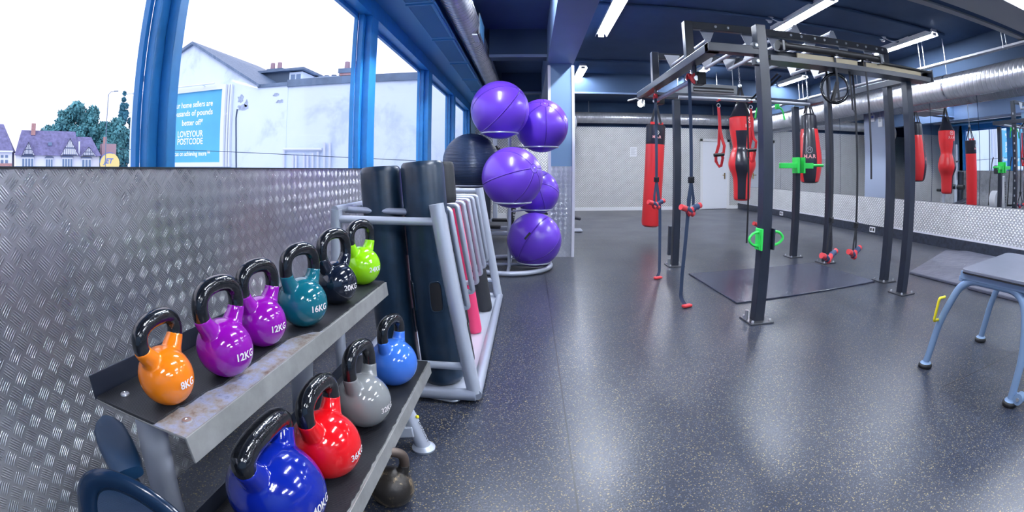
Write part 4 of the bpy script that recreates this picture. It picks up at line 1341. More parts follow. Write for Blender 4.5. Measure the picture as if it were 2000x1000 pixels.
def straps():
    trainer(1.29, 4.44, 1.85, 1.02, .77, 'blue-black suspension strap hanging before the red cylinder bag', tail=[(1.33, 4.44, .74), (1.35, 4.44, .06), (1.32, 4.42, .016)], spread=.035)
    trainer(1.29, 3.43, 1.85, 1.04, .80, 'blue-black suspension strap nearer the camera, right of the slim left upright', tail=[(1.27, 3.43, .82), (1.24, 3.43, .30), (1.24, 3.43, .08), (1.285, 3.42, .016)], spread=.04)
    t = trainer(2.78, 4.92, 1.94, .70, .46, 'black suspension strap hanging behind the front left upright', colour='strap_black', spread=.05)
    trainer(2.42, 3.06, 1.93, .72, .42, 'thin suspension strap swinging before the rear posts, left one', colour='strap_black', sway=.02, spread=.06)
    trainer(2.76, 3.10, 1.93, .66, .42, 'thin suspension strap swinging before the rear posts, right one', colour='strap_black', sway=.01, spread=.05)
    # red looped strap with a black grip
    for (x, y, zt, zb, lb) in ((2.22, 4.93, 1.93, 1.16, 'red looped strap with black grip hanging alone before the white door'),
                               (2.66, 4.93, 1.93, 1.22, 'red looped strap hanging in front of the middle punch bag')):
        t = thing('looped_strap', lb, 'suspension strap', (x, y, zt), 'red looped straps')
        obj('carabiner', MB().tube(arc((x, y, zt - .06), .022, 0, 2 * PI, 16)[:-1], .004, 8, closed=True), M['zinc'], t)
        obj('bar_loop', MB().strip(arc((x, y, zt), .03, -.3, PI + .3, 10, (0, 1, 0), (0, 0, 1)), .03, .004, (1, 0, 0)), M['strap_red'], t)
        obj('strap', MB().strip([(x, y, zt - .08), (x + .01, y, zt - .34), (x + .03, y, zt - .44), (x + .062, y, zb + .24), (x + .05, y, zb + .15), (x + .02, y, zb + .13)], .042, .006, (1, .3, 0)), M['strap_red'], t)
        obj('strap', MB().strip([(x + .006, y, zt - .30), (x - .01, y, zb + .25), (x - .05, y, zb + .13), (x - .05, y, zb + .06), (x - .01, y, zb), (x + .02, y, zb + .01), (x + .04, y, zb + .10), (x + .02, y, zb + .16)], .042, .006, (1, .3, 0)), M['strap_red'], t)
        obj('grip', MB().tube([(x - .075, y, zb + .13), (x + .055, y, zb + .14)], .02, 12), M['rig_foam'], t)
    # straight dangling straps
    for x, y, zt, zb, lb in ((2.60, 4.92, 1.94, .25, 'narrow black strap hanging straight down before the middle punch bag'),
                             (2.745, 2.90, 2.0, 1.05, 'brown-black strap hanging right of the gymnastic ring'),
                             (2.60, 2.96, 1.93, 1.60, 'short black strap hanging beside the gymnastic ring'),
                             (2.40, 2.90, 2.0, 1.66, 'patterned thin strap hanging left of the gymnastic ring')):
        t = thing('dangling_strap', lb, 'strap', (x, y, zt))
        obj('webbing', MB().strip([(x, y, zt), (x + .004, y, (zt + zb) / 2), (x + .008, y, zb)], .026, .003, (1, .2, 0)), M['strap_black'], t)
        obj('bar_loop', MB().strip(arc((x, y, zt), .034, 0, PI, 10, (0, 1, 0), (0, 0, 1)), .026, .004, (1, 0, 0)), M['strap_black'], t)
    # black straps crossing above
    t = thing('sling_strap', 'black double strap slung slantwise behind the front left upright', 'strap', (2.7, 4.9, 2.2))
    obj('webbing', MB().strip([(2.86, 4.56, 2.22), (2.66, 4.92, 1.96)], .03, .004, (1, 0, 0)), M['strap_black'], t)
    obj('webbing', MB().strip([(2.90, 4.56, 2.20), (2.72, 4.92, 1.95)], .03, .004, (1, 0, 0)), M['strap_black'], t)
    # rings
    for (x, y, z, a, lb) in ((2.47, 3.02, 1.775, -.55, 'black gymnastic ring hanging upper right, seen face on'),):
        t = thing('gymnastic_ring', lb, 'gymnastic ring', (x, y, z))
        ax = (math.cos(a), math.sin(a), 0)
        obj('hoop', MB().tube(arc((x, y, z), .118, 0, 2 * PI, 40, ax)[:-1], .0135, 12, closed=True), M['kb_handle'], t)
        obj('strap', MB().strip([(x + .02, y, 1.93), (x + .01, y, z + .13), (x, y, z + .115)], .03, .004, ax), M['strap_black'], t)
        obj('grip_bar', MB().bar((x - .03, y + .02, z - .11), (x + .05, y + .02, z + .06), .03, .03), M['rig_foam'], t, bevel=.004)
    # lime green attachments
    t = thing('dip_handle', 'lime green dip handle clamped across the slim rear upright', 'dip handle', (3.44, RY1 + .04, 1.18))
    obj('clamp_plate', MB().cbox((3.40, RY1 + .03, 1.18), (.035, .14, .20)), M['green'], t, bevel=.003)
    obj('clamp_plate', MB().cbox((3.495, RY1 + .03, 1.18), (.025, .14, .20)), M['green'], t, bevel=.003)
    obj('arm', MB().bar((3.13, RY1 + .01, 1.175), (3.41, RY1 + .01, 1.175), .05, .065), M['green'], t, bevel=.004)
    obj('arm', MB().bar((3.50, RY1 + .01, 1.175), (3.66, RY1 + .01, 1.175), .05, .07), M['green'], t, bevel=.004)
    obj('grip', MB().tube([(3.66, RY1 + .01, 1.18), (3.84, RY1 + .01, 1.18)], .020, 14), M['green'], t)
    t = thing('row_handle', 'lime green double handle bolted low on the front left upright', 'row handle', (RX1, RY0 - .02, .64))
    for s in (-1, 1):
        x = RX1 + s * .052
        obj('side_plate', MB().cbox((x, RY0 - .02, .625), (.014, .10, .155)), M['green' if s < 0 else 'rig'], t, bevel=.002)
        obj('side_plate', MB().cbox((x + s * .010, RY0 - .02, .625), (.008, .075, .150)), M['green'], t, bevel=.002)
        p = [(x, RY0 - .03, .68), (x + s * .06, RY0 - .035, .675), (x + s * .105, RY0 - .04, .63), (x + s * .06, RY0 - .035, .585), (x, RY0 - .03, .575)]
        obj('grip', MB().tube(fillet(p, .04), .010, 12), M['green'], t)
    t = thing('green_hook', 'pair of lime green curved hooks high behind the front upright', 'hook', (2.95, RY1, 1.86))
    for s in (-1, 1):
        x = 2.96 + s * .12
        obj('hook_arm', MB().tube(fillet([(x, RY1 - .05, 1.90), (x + s * .07, RY1 - .05, 1.87), (x + s * .10, RY1 - .05, 1.74)], .05), .012, 10), M['green'], t)
        obj('hook_plate', MB().cbox((x, RY1 - .04, 1.90), (.05, .04, .06)), M['green'], t, bevel=.003)
    # spot lamp at the far left corner
    t = thing('clip_spot_lamp', 'small lit spotlight clipped under the far left rig corner', 'light', (1.24, 5.0, 1.86))
    obj('lamp_head', MB().lathe([(.02, .06), (.045, .02), (.05, 0)], 16, Matrix.Translation((1.27, 4.98, 1.86)) @ Matrix.Rotation(.5, 4, 'Y')), M['zinc'], t)
    obj('bulb', MB().sphere((1.265, 4.975, 1.862), .034, 14, 8), M['spot'], t)
    obj('arm', MB().tube([(1.27, 4.99, 1.90), (1.22, 5.0, 1.93), (1.12, 5.0, 1.90)], .009, 8), M['zinc'], t)
straps()

# ------------------------------------------------------------------ punch bags
def hanging(t, c, ztop, r, zc=ZC, n=4):
    for i in range(n):
        a = 2 * PI * i / n + .5
        obj('hanging_strap', MB().strip([(c[0] + r * math.cos(a), c[1] + r * math.sin(a), ztop), (c[0] + .012 * math.cos(a), c[1] + .012 * math.sin(a), ztop + .30)], .035, .005, (1, 0, 0)), M['strap_black'], t)
    z = ztop + .30
    obj('swivel', MB().lathe([(.012, -.02), (.03, 0), (.03, .03), (.012, .05)], 14, Matrix.Translation((c[0], c[1], z))), M['zinc'], t)
    # chain
    m = MB()
    k = 0
    while z < zc - .05:
        ax = (1, 0, 0) if k % 2 else (0, 1, 0)
        pts = [V((c[0], c[1], z + .05)) + V(ax) * (.011 * math.cos(q)) + V((0, 0, 1)) * (.021 * math.sin(q)) for q in [2 * PI * i / 12 for i in range(12)]]
        m.tube(pts, .0038, 6, closed=True)
        z += .034
        k += 1
    ch = obj('chain', m, M['zinc'], t)
    ch['kind'] = 'stuff'
    obj('ceiling_hook', MB().lathe([(.03, 0), (.03, .01), (.012, .014)], 12, Matrix.Translation((c[0], c[1], zc - .014))), M['zinc'], t)
def panel_bag(name, label, c, prof, seg, red, loc_z, tilt=None, thick_black=None, front=-PI / 2 - .2, black_half=.5, top_red=False):
    pass
def lathe_panels(prof, seg, c, matf):
    m = MB()
    vs, fs, mi = [], [], []
    for r, z in prof:
        vs += [(c[0] + max(r, .001) * math.cos(2 * PI * i / seg), c[1] + max(r, .001) * math.sin(2 * PI * i / seg), z) for i in range(seg)]
    for k in range(len(prof) - 1):
        for i in range(seg):
            j = (i + 1) % seg
            fs.append((k * seg + i, k * seg + j, (k + 1) * seg + j, (k + 1) * seg + i))
            mi.append(matf(2 * PI * (i + .5) / seg, (prof[k][1] + prof[k + 1][1]) / 2))
    m.add(vs, fs, True)
    m.mi = mi
    n = len(prof)
    m.f.append(tuple(reversed(range(seg))))
    m.f.append(tuple(range((n - 1) * seg, n * seg)))
    m.mi += [1, 1]
    m.sm += [False, False]
    return m
def smooth_prof(pts, n=6):
    out = []
    P = [V((*p, 0)) for p in pts]
    for i in range(len(P) - 1):
        p0, p1, p2, p3 = P[max(i - 1, 0)], P[i], P[i + 1], P[min(i + 2, len(P) - 1)]
        for j in range(n):
            u = j / n
            k = .5 * ((2 * p1) + (-p0 + p2) * u + (2 * p0 - 5 * p1 + 4 * p2 - p3) * u * u + (-p0 + 3 * p1 - 3 * p2 + p3) * u ** 3)
            out.append((max(.001, k.x), k.y))
    out.append(pts[-1])
    return out
def label_on_bag(parent, c, r, z, ang, size, m1='logo_white'):
    """letters and round crest curved on the bag"""
    def wrap(vs, dz, k=1.0):
        return [V((c[0] + (r + .003) * math.cos(ang + p.x / r), c[1] + (r + .003) * math.sin(ang + p.x / r), z + dz + p.y)) for p in vs]
    vs, fs = text_geo('M.A.R', size, bold=.002)
    mb = MB().add(wrap(vs, 0), fs)
    obj('brand_lettering', mb, M['logo_pink'], parent)
    ring = []
    n = 28
    vs, fs = [], []
    for i in range(n):
        a = 2 * PI * i / n
        for rr in (size * .62, size * .50):
            vs.append(V((rr * math.cos(a), rr * math.sin(a), 0)))
    for i in range(n):
        j = (i + 1) % n
        fs.append((2 * i, 2 * i + 1, 2 * j + 1, 2 * j))
    vs2, fs2 = text_geo('M', size * .8)
    o = len(vs)
    vs += vs2
    fs += [tuple(q + o for q in f) for f in fs2]
    obj('brand_crest', MB().add(wrap(vs, size * 1.25), fs), M[m1], parent)
def bags():
    def ang_to_cam(c):
        return math.atan2(-c[1], -c[0])
    def adiff(a, b):
        return abs((a - b + PI) % (2 * PI) - PI)
    # 1: long cylinder, hangs slightly aslant
    c = (1.99, 6.87)
    f = ang_to_cam(c)
    t = thing('punch_bag', 'long red cylindrical punch bag with a black top band, hanging aslant at left', 'punch bag', (c[0], c[1], 1.8), 'punch bags hanging from the ceiling')
    prof = [(.02, .22), (.10, .225), (.135, .25), (.147, .30), (.15, 1.50), (.15, 1.512), (.153, 1.52), (.153, 1.80), (.14, 1.815), (.05, 1.82)]
    b = obj('bag_body', lathe_panels(prof, 48, c, lambda a, z: 1 if z > 1.512 else 0), [M['bag_red'], M['bag_black']], t)
    label_on_bag(b, c, .155, 1.62, f + .15, .055)
    for s in (-1, 1):
        obj('top_tab', MB().cbox((c[0] + s * .07, c[1] - .05, 1.835), (.07, .04, .05)), M['bag_red'], t, bevel=.01)
    hanging(t, c, 1.83, .11)
    t.rotation_euler = (0, math.radians(3.0), 0)
    # 2: angled body bag
    c = (3.39, 6.63)
    f = ang_to_cam(c)
    t = thing('punch_bag', 'red and black hourglass-shaped punch bag in front of the white door', 'punch bag', (c[0], c[1], 1.95), 'punch bags hanging from the ceiling')
    prof = smooth_prof([(.04, .635), (.11, .64), (.135, .68), (.14, .80), (.155, 1.0), (.215, 1.14), (.225, 1.24), (.19, 1.38), (.155, 1.48), (.18, 1.62), (.20, 1.76), (.205, 1.94)]) + [(.19, 1.955), (.06, 1.96)]
    b = obj('bag_body', lathe_panels(prof, 64, c, lambda a, z: 1 if (adiff(a, f) < .52 and .66 < z < 1.73) else 0), [M['bag_red'], M['bag_black']], t)
    label_on_bag(b, c, .207, 1.80, f + .75, .075)
    cone = MB().lathe([(.20, 1.955), (.17, 2.0), (.06, 2.22), (.03, 2.24)], 24, Matrix.Translation((c[0], c[1], 0)))
    obj('gathered_top', cone, M['bag_black'], t)
    hanging(t, c, 2.15, .10)
    # 3: teardrop bag
    c = (4.67, 6.5)
    f = ang_to_cam(c)
    t = thing('punch_bag', 'red teardrop punch bag with a broad black front panel and black neck', 'punch bag', (c[0], c[1], 1.95), 'punch bags hanging from the ceiling')
    prof = smooth_prof([(.03, .905), (.12, .91), (.165, .95), (.20, 1.10), (.215, 1.28), (.19, 1.52), (.155, 1.78), (.145, 1.80), (.14, 1.90), (.13, 2.02)]) + [(.10, 2.05), (.03, 2.06)]
    b = obj('bag_body', lathe_panels(prof, 64, c, lambda a, z: 1 if (z > 1.79 or z < .93 or adiff(a, f) < .62 or adiff(a, f + PI) < .62) else 0), [M['bag_red'], M['bag_black']], t)
    label_on_bag(b, c, .212, 1.34, f, .085, 'ink')
    hanging(t, c, 2.0, .11)
    # pipe on which bags could hang in front of cross beam
bags()

# ------------------------------------------------------------------ mats, table
def mats():
    m = MB()
    m.prism([(1.72, 4.55), (1.75, 3.40), (3.50, 3.52), (3.44, 4.62)], .0, .014, Matrix.Identity(4))
    tag(obj('floor_mat', m, M['mat_grey'], bevel=.003), 'smooth dark grey rubber mat lying in the middle of the rig', 'mat')
    m = MB()
    m.prism([(4.16, 3.60), (4.22, 2.80), (6.02, 2.75), (6.05, 4.05), (5.80, 4.30)], 0, .030, Matrix.Identity(4))
    t = tag(obj('floor_mat', m, M['mat_vinyl'], bevel=.010, seg=3), 'creased grey vinyl mat beside the black skirting, farther one', 'mat', 'worn vinyl mats')
    m = MB()
    m.prism([(4.20, 2.74), (4.26, 1.4), (6.0, 1.35), (6.02, 2.70)], 0, .032, Matrix.Identity(4))
    tag(obj('floor_mat', m, M['mat_vinyl'], bevel=.010, seg=3), 'creased grey vinyl mat behind the low table, at the right edge', 'mat', 'worn vinyl mats')
mats()
def low_table():
    t = thing('plyometric_table', 'low steel table with pale blue bent legs and grey top, right edge', 'table', (2.31, 1.71, 0))
    t.rotation_euler = (0, 0, math.radians(4))
    xa, xb, ya, yb, z = 2.33, 3.02, 1.06, 1.66, .595
    sec = [(-.022, -.016), (.022, -.016), (.022, .016), (-.022, .016)]
    for x, o in ((xa, -.035), (xb, .0)):
        r = [(x + o, yb + .05, .03), (x + o * .5, yb + .02, .30), (x, yb - .10, z - .045), (x, ya + .08, z - .045), (x + o * .5, ya + .0, .28), (x + o, ya - .01, .03)]
        P = fillet(r, .11, 8)
        mid = len(P) // 2
        obj('leg_frame', MB().sweep(P, [(.024 * math.cos(a), .019 * math.sin(a)) for a in [2 * PI * i / 16 for i in range(16)]], up=(1, 0, 0), smooth=True), M['table_blue'], t)
        for y in (yb + .05, ya - .01):
            f = obj('foot', MB().lathe([(.042, 0), (.046, .006), (.046, .018), (.040, .026), (.024, .030)], 24, Matrix.Translation((x + o, y, 0))), M['rubber_foot'], t)
            obj('foot_collar', MB().lathe([(.038, .0262), (.034, .032), (.024, .036)], 24, Matrix.Translation((x + o, y, 0))), M['table_blue'], f)
    for y in (ya + .1, yb - .08):
        obj('cross_rail', MB().bar((xa, y, z - .05), (xb, y, z - .05), .04, .03), M['table_blue'], t, bevel=.004)
    obj('side_rail', MB().bar((xa - .012, ya - .06, z - .025), (xa - .012, yb - .08, z - .025), .02, .045), M['table_blue'], t, bevel=.004)
    top = MB()
    n = 6
    poly = []
    for cx, cy, a0 in ((xb - .02, yb - .10, 0), (xa - .0, yb - .14, PI / 2), (xa - .0, ya - .02, PI), (xb - .02, ya - .02, 1.5 * PI)):
        for i in range(n + 1):
            a = a0 + PI / 2 * i / n
            poly.append((cx + .05 * math.cos(a), cy + .05 * math.sin(a)))
    top.prism(poly, z - .004, z + .014, Matrix.Identity(4))
    tp = obj('table_top', top, M['top_grey'], t, bevel=.004)
    obj('top_edge', MB().prism([(x * 1.0, y) for x, y in poly], z - .010, z - .004, Matrix.Identity(4)), M['rubber_foot'], t)
    for p in ((xa + .06, yb - .06), (xa + .05, yb - .30), (xb - .1, yb - .07), (xb - .1, ya + .1)):
        obj('screw', MB().lathe([(.006, 0), (.005, .0015), (0, .002)], 10, Matrix.Translation((*p, z + .014))), M['ink'], tp)
    obj('carry_handle', MB().tube(fillet([(xa - .030, yb + .005, .43), (xa - .085, yb + .01, .43), (xa - .090, yb + .02, .30), (xa - .035, yb + .025, .295)], .015), .009, 12), M['yellow'], t)
    w_ = MB().tube([(xa - .035 + .028, ya - .06, .052), (xa - .035 - .018, ya - .06, .052)], .030, 20)
    wh = obj('wheel', w_, M['table_blue'], t)
    obj('axle', MB().tube([(xa - .035 + .034, ya - .06, .052), (xa - .035 - .024, ya - .06, .052)], .010, 12), M['zinc'], wh)
    obj('wheel_bracket', MB().cbox((xa - .030, ya - .03, .055), (.012, .09, .045)), M['table_blue'], t, bevel=.003)
low_table()

# ------------------------------------------------------------------ gym machines behind the ball stand
def machines():
    S, B = M['silver_light'], M['black_plastic']
    t = thing('exercise_machine', 'grey gym machine with slanted lettered post behind the ball stand', 'gym machine', (-.5, 7.4, 0))
    obj('post', MB().bar((-.30, 7.1, .10), (-.16, 7.1, .98), .10, .16, (0, 1, 0)), M['white_plastic'], t, bevel=.02)
    d = (V((-.16, 7.1, .98)) - V((-.30, 7.1, .10))).normalized()
    vs, fs = text_geo('LIFE FITNESS', .10, bold=.002)
    r = V((0, -1, 0))
    up = V((-d.z, 0, d.x))
    o = [V((-.225, 7.018, .57)) + d * p.x + up * p.y for p in vs]
    obj('brand_lettering', MB().add(o, fs), B, t)
    obj('base_rail', MB().bar((-.95, 7.0, .12), (.1, 7.0, .12), .08, .06), S, t, bevel=.01)
    obj('base_rail', MB().bar((-.95, 7.6, .12), (.1, 7.6, .12), .08, .06), S, t, bevel=.01)
    for x in (-.9, .05):
        obj('cross_foot', MB().bar((x, 6.9, .05), (x, 7.7, .05), .08, .08), M['white_plastic'], t, bevel=.02)
    obj('pedal', MB().cbox((-.62, 7.0, .22), (.36, .14, .05)), B, t, bevel=.015)
    obj('pedal', MB().cbox((-.45, 7.6, .26), (.36, .14, .05)), B, t, bevel=.015)
    for y in (6.95, 7.65):
        obj('handle_arm', MB().tube(fillet([(-.25, y, .2), (-.30, y, .9), (-.42, y, 1.35), (-.52, y, 1.48)], .15), .018, 10), B, t)
    obj('console', MB().cbox((-.18, 7.25, 1.15), (.08, .34, .22)), B, t, bevel=.02)
    obj('flywheel_cover', MB().tube([(-.12, 7.2, .36), (-.12, 7.42, .36)], .24, 28), M['white_plastic'], t)
    t = thing('exercise_machine', 'seat and frame of another gym machine by the partition wall', 'gym machine', (-.6, 9.3, 0))
    obj('seat', MB().cbox((.0, 9.3, .55), (.42, .34, .08)), B, t, bevel=.03)
    obj('seat_post', MB().bar((.0, 9.3, .08), (.0, 9.3, .52), .07, .07), S, t, bevel=.01)
    obj('base_rail', MB().bar((-.8, 9.3, .07), (.3, 9.3, .07), .10, .08), S, t, bevel=.01)
    obj('mast', MB().bar((-.7, 9.3, .08), (-.7, 9.3, 1.9), .09, .09), S, t, bevel=.01)
    obj('weight_stack', MB().cbox((-.88, 9.3, .6), (.18, .3, 1.0)), M['rig'], t, bevel=.005)
    obj('lever', MB().bar((-.7, 9.2, 1.4), (.15, 9.2, 1.30), .05, .05), B, t, bevel=.008)
    obj('cross_foot', MB().bar((.25, 9.0, .04), (.25, 9.6, .04), .07, .07), S, t, bevel=.01)
    # flat bench peeping past the column
    t = thing('weight_bench', 'low black padded bench peeping out beside the column', 'bench', (.6, 8.1, 0))
    obj('pad', MB().bar((.0, 8.1, .40), (.93, 8.1, .235), .26, .06), M['bag_black'], t, bevel=.02)
    obj('leg', MB().bar((.78, 8.1, .03), (.78, 8.1, .24), .05, .05), S, t, bevel=.005)
    obj('leg', MB().bar((.10, 8.1, .03), (.10, 8.1, .36), .05, .05), S, t, bevel=.005)
    obj('foot_bar', MB().bar((.60, 8.1, .025), (.96, 8.1, .025), .30, .025), S, t, bevel=.005)
    obj('foot_bar', MB().bar((.10, 7.9, .025), (.10, 8.3, .025), .05, .05), S, t, bevel=.005)
    # bench and roller pads reflected in the mirror
    t = thing('roller_pad_stand', 'stand with two black roller pads, seen in the wall mirror', 'gym machine', (.0, 8.9, 0))
    obj('mast', MB().bar((.02, 8.75, .03), (.02, 8.75, .86), .05, .05), S, t, bevel=.006)
    for s in (-1, 1):
        obj('roller_pad', MB().tube([(.02, 8.75 + s * .03, .66), (.02, 8.75 + s * .30, .66)], .07, 20), B, t)
    obj('base', MB().cbox((.02, 8.75, .02), (.5, .5, .04)), S, t, bevel=.006)
machines()

# ------------------------------------------------------------------ outdoors
def outdoors():
    GX = 14.0
    struct('pavement', MB().box((-130, -60, -.30), (XL - .2, 120, -.12)), M['asphalt'])
    t = thing('gable_building', 'white rendered gable building with stained wall and slate roof across the yard', 'building', (-9, GX, -.12))
    m = MB()
    m.prism([(-16.25, -.2), (-8.40, -.2), (-8.40, 4.10), (-9.67, 4.14), (-13.31, 6.18), (-16.25, 5.05)], 0, 5.0, XZ(GX))
    obj('gable_wall', m, M['render'], t)
    obj('yard_wall', MB().box((-8.40, GX + .02, -.2), (4.5, GX + 4, 4.03)), M['render'], t)
    obj('parapet', MB().box((-8.42, GX - .05, 4.0), (4.5, GX + .3, 4.25)), M['coping'], t)
    obj('gutter', MB().box((-9.72, GX - .06, 4.05), (-8.40, GX + .05, 4.17)), M['coping'], t)
    # roof slope with depth
    v = [(-13.31, GX - .15, 6.22), (-9.60, GX - .15, 4.16), (-9.2, GX + 5.0, 4.35), (-13.31, GX + 5, 6.22), (-13.31, GX - .15, 6.10), (-9.60, GX - .15, 4.06), (-9.2, GX + 5.0, 4.2), (-13.31, GX + 5, 6.10)]
    obj('roof_slope', MB().add(v, [(0, 1, 2, 3), (7, 6, 5, 4), (0, 4, 5, 1), (1, 5, 6, 2), (2, 6, 7, 3), (3, 7, 4, 0)]), M['slate'], t)
    v = [(-13.31, GX - .15, 6.22), (-16.5, GX - .15, 5.0), (-16.5, GX + 5, 5.0), (-13.31, GX + 5, 6.22), (-13.31, GX - .15, 6.10), (-16.5, GX - .15, 4.9), (-16.5, GX + 5, 4.9), (-13.31, GX + 5, 6.10)]
    obj('roof_slope', MB().add(v, [(3, 2, 1, 0), (4, 5, 6, 7), (0, 1, 5, 4), (1, 2, 6, 5), (2, 3, 7, 6), (3, 0, 4, 7)]), M['slate'], t)
    dm = obj('dormer', MB().box((-11.0, GX + 2.0, 4.2), (-9.55, GX + 4.2, 5.05)), M['slate'], t)
    obj('dormer_front', MB().box((-9.56, GX + 1.98, 4.2), (-8.95, GX + 4.2, 5.0)), M['render'], dm)
    obj('dormer_roof', MB().box((-11.2, GX + 1.8, 5.05), (-8.80, GX + 4.4, 5.14)), M['coping'], dm)
    for x in (-9.48, -9.22):
        obj('window', MB().box((x, GX + 1.96, 4.4), (x + .2, GX + 1.985, 4.9)), M['house_glass'], dm)
    obj('rooftop_wall', MB().box((-9.0, GX + 3.0, 4.2), (-7.2, GX + 4.0, 4.95)), M['render'], t)
    c = obj('chimney', MB().box((-7.72, GX + 3.0, 4.2), (-6.95, GX + 3.6, 5.05)), M['brick'], t)
    obj('chimney_cap', MB().box((-7.78, GX + 2.95, 5.05), (-6.89, GX + 3.65, 5.24)), M['coping'], c)
    for x in (-7.52, -7.16):
        obj('chimney_pot', MB().lathe([(.12, 0), (.105, .34)], 14, Matrix.Translation((x, GX + 3.3, 5.24))), M['terracotta'], c)
    c = obj('chimney', MB().box((-12.1, GX + 4.0, 5.2), (-11.2, GX + 4.5, 5.75)), M['coping'], t)
    for x in (-11.9, -11.5):
        obj('chimney_pot', MB().lathe([(.12, 0), (.105, .32)], 14, Matrix.Translation((x, GX + 4.25, 5.75))), M['terracotta'], c)
    for q in range(4):
        obj('roof_vent', MB().lathe([(.10, 0), (.12, .1)], 10, Matrix.Translation((-8.8 + q * .34, GX + 3.3, 4.95))), M['coping'], t)
    # bare plaster patches
    rnd = random.Random(3)
    def patch(x, z, w_, h_):
        pts = []
        for i in range(16):
            a = 2 * PI * i / 16
            k = rnd.uniform(.55, 1.1)
            pts.append((x + w_ * k * math.cos(a), z + h_ * k * math.sin(a)))
        obj('plaster_patch', MB().prism(pts, -.012, 0, XZ(GX)), M['patch'], t)
    patch(-10.52, 3.72, .18, .17)
    patch(-10.42, 3.38, .30, .12)
    patch(-10.25, 3.50, .10, .16)
    patch(-8.9, 3.75, .14, .06)
    patch(-8.72, 3.5, .20, .07)
    obj('wall_cable', MB().tube([(-10.66, GX - .02, 3.32), (-10.70, GX - .02, 3.0), (-10.66, GX - .02, 2.2), (-10.60, GX - .02, -.1)], .026, 6), M['cable_dark'], t)
    # drain pipes group at the foot of the wall
    m = obj('pipe_header', MB().tube([(-8.45, GX - .08, 1.80), (-6.9, GX - .08, 1.78)], .05, 10), M['pipe_white'], t)
    for i, x in enumerate((-8.43, -8.05, -7.92, -7.6, -7.45, -7.25, -7.05, -6.80, -6.60)):
        z = (1.8, 1.62, 1.62, 1.66, 1.60, 1.66, 1.7, 2.0, 2.0)[i]
        obj('drain_pipe', MB().tube([(x, GX - .08, -.1), (x, GX - .08, z)], .045, 8), M['pipe_white'], t)
    # boarded bays seen through the second pane
    obj('lean_to', MB().box((-3.2, GX - .5, -.1), (-1.6, GX, 4.4)), M['render'], t)
    # overhead wire
    tag(obj('overhead_wire', MB().tube([(-17, 13.2, 1.95), (-11, 13.2, 1.75), (-5, 12.8, 1.45), (4.4, 13.9, 1.0)], .012, 6), M['cable_dark']), 'thin dark wire crossing low before the billboard and white wall', 'wire')
    # billboard
    t = thing('billboard', 'large framed billboard with teal poster and white lettering on the gable', 'billboard', (-14.2, GX - .2, 1.2))
    x0, x1, z0, z1 = -16.86, -11.10, 1.20, 4.26
    y1 = GX - .02
    m = MB()
    f_ = .17
    m.box((x0, y1 - .26, z0), (x1, y1, z0 + f_)).box((x0, y1 - .26, z1 - f_), (x1, y1, z1)).box((x0, y1 - .26, z0 + f_), (x0 + f_, y1, z1 - f_)).box((x1 - f_, y1 - .26, z0 + f_), (x1, y1, z1 - f_))
    obj('frame', m, M['steel_white'], t)
    obj('backing', MB().box((x0 + .05, y1 - .16, z0 + .05), (x1 - .05, y1 - .02, z1 - .05)), M['steel_white'], t)
    obj('side_channel', MB().box((x1 + .03, y1 - .14, z0), (x1 + .10, y1, z1)).box((x1 + .14, y1 - .12, z0), (x1 + .20, y1, z1)), M['steel_white'], t)
    obj('poster', MB().box((x0 + 1.1, y1 - .175, z0 + f_), (x1 - f_, y1 - .165, z1 - f_)), M['poster_teal'], t)
    obj('poster_edge', MB().box((x0 + f_, y1 - .175, z0 + f_), (x0 + 1.1, y1 - .165, z1 - f_)), M['poster_pale'], t)
    obj('poster_shape', MB().prism([(x0 + .30, z0 + f_), (x0 + 1.1, z0 + f_), (x0 + 1.1, 3.6), (x0 + .62, 2.7), (x0 + .28, 1.9)], -.18, -.176, XZ(y1)), M['poster_dark'], t)
    ty = y1 - .178
    m = MB()
    for s_, xa, xb, z, sz in (('Our home sellers are', -14.28, -11.96, 3.60, .31), ('thousands of pounds', -14.42, -11.94, 3.27, .31), ('better off*', -13.66, -12.45, 2.90, .31),
                              ('LOVEYOUR', -13.90, -12.42, 2.46, .34), ('POSTCODE', -13.90, -12.42, 2.17, .34), ('Focus on achieving more\u2122', -14.28, -12.02, 1.70, .25)):
        vs, fs = text_geo(s_, sz, bold=.006)
        w0, w1 = min(p.x for p in vs), max(p.x for p in vs)
        xa, xb = xa * .985, xb * .985
        kx = (xb - xa) / (w1 - w0)
        obj('lettering', MB().add([V((xa + (p.x - w0) * kx, ty, z + p.y)) for p in vs], fs), M['poster_text'], t)
    obj('top_rail', MB().tube([(x0 - .1, y1 - .5, z1 + .06), (x1 - .4, y1 - .5, z1 + .02)], .03, 8), M['steel_white'], t)
    for x in (-16.6, -14.6, -12.2):
        obj('rail_arm', MB().tube([(x, y1 - .5, z1 + .05), (x, y1 - .1, z1 - .02)], .02, 6), M['steel_white'], t)
    # ---- distant terrace of houses
    O, dr, rt = V((-70.4, 38, 0)), V((-.88, .475, 0)), V((.475, .88, 0))
    def FM(off=0.0):
        o = O + dr * off
        return Matrix(((rt.x, 0, dr.x, o.x), (rt.y, 0, dr.y, o.y), (0, 1, 0, 0), (0, 0, 0, 1)))
    def slab(poly, d0, d1):
        return MB().prism(poly, d0, d1, FM())
    def rect(a, b, z0, z1):
        return [(a, z0), (b, z0), (b, z1), (a, z1)]
    def roof(a, b, ze, zr, ia, ib, depth=7):
        """pitched roof in facade coordinates: eaves at the front and back, ridge in the middle"""
        A = FM()
        P = [(a, ze, -.4), (b, ze, -.4), (b, ze, depth), (a, ze, depth), (a + ia, zr, depth / 2), (b - ib, zr, depth / 2)]
        return MB().add([A @ V(p) for p in P], [(0, 1, 5, 4), (1, 2, 5), (2, 3, 4, 5), (3, 0, 4), (0, 3, 2, 1)])
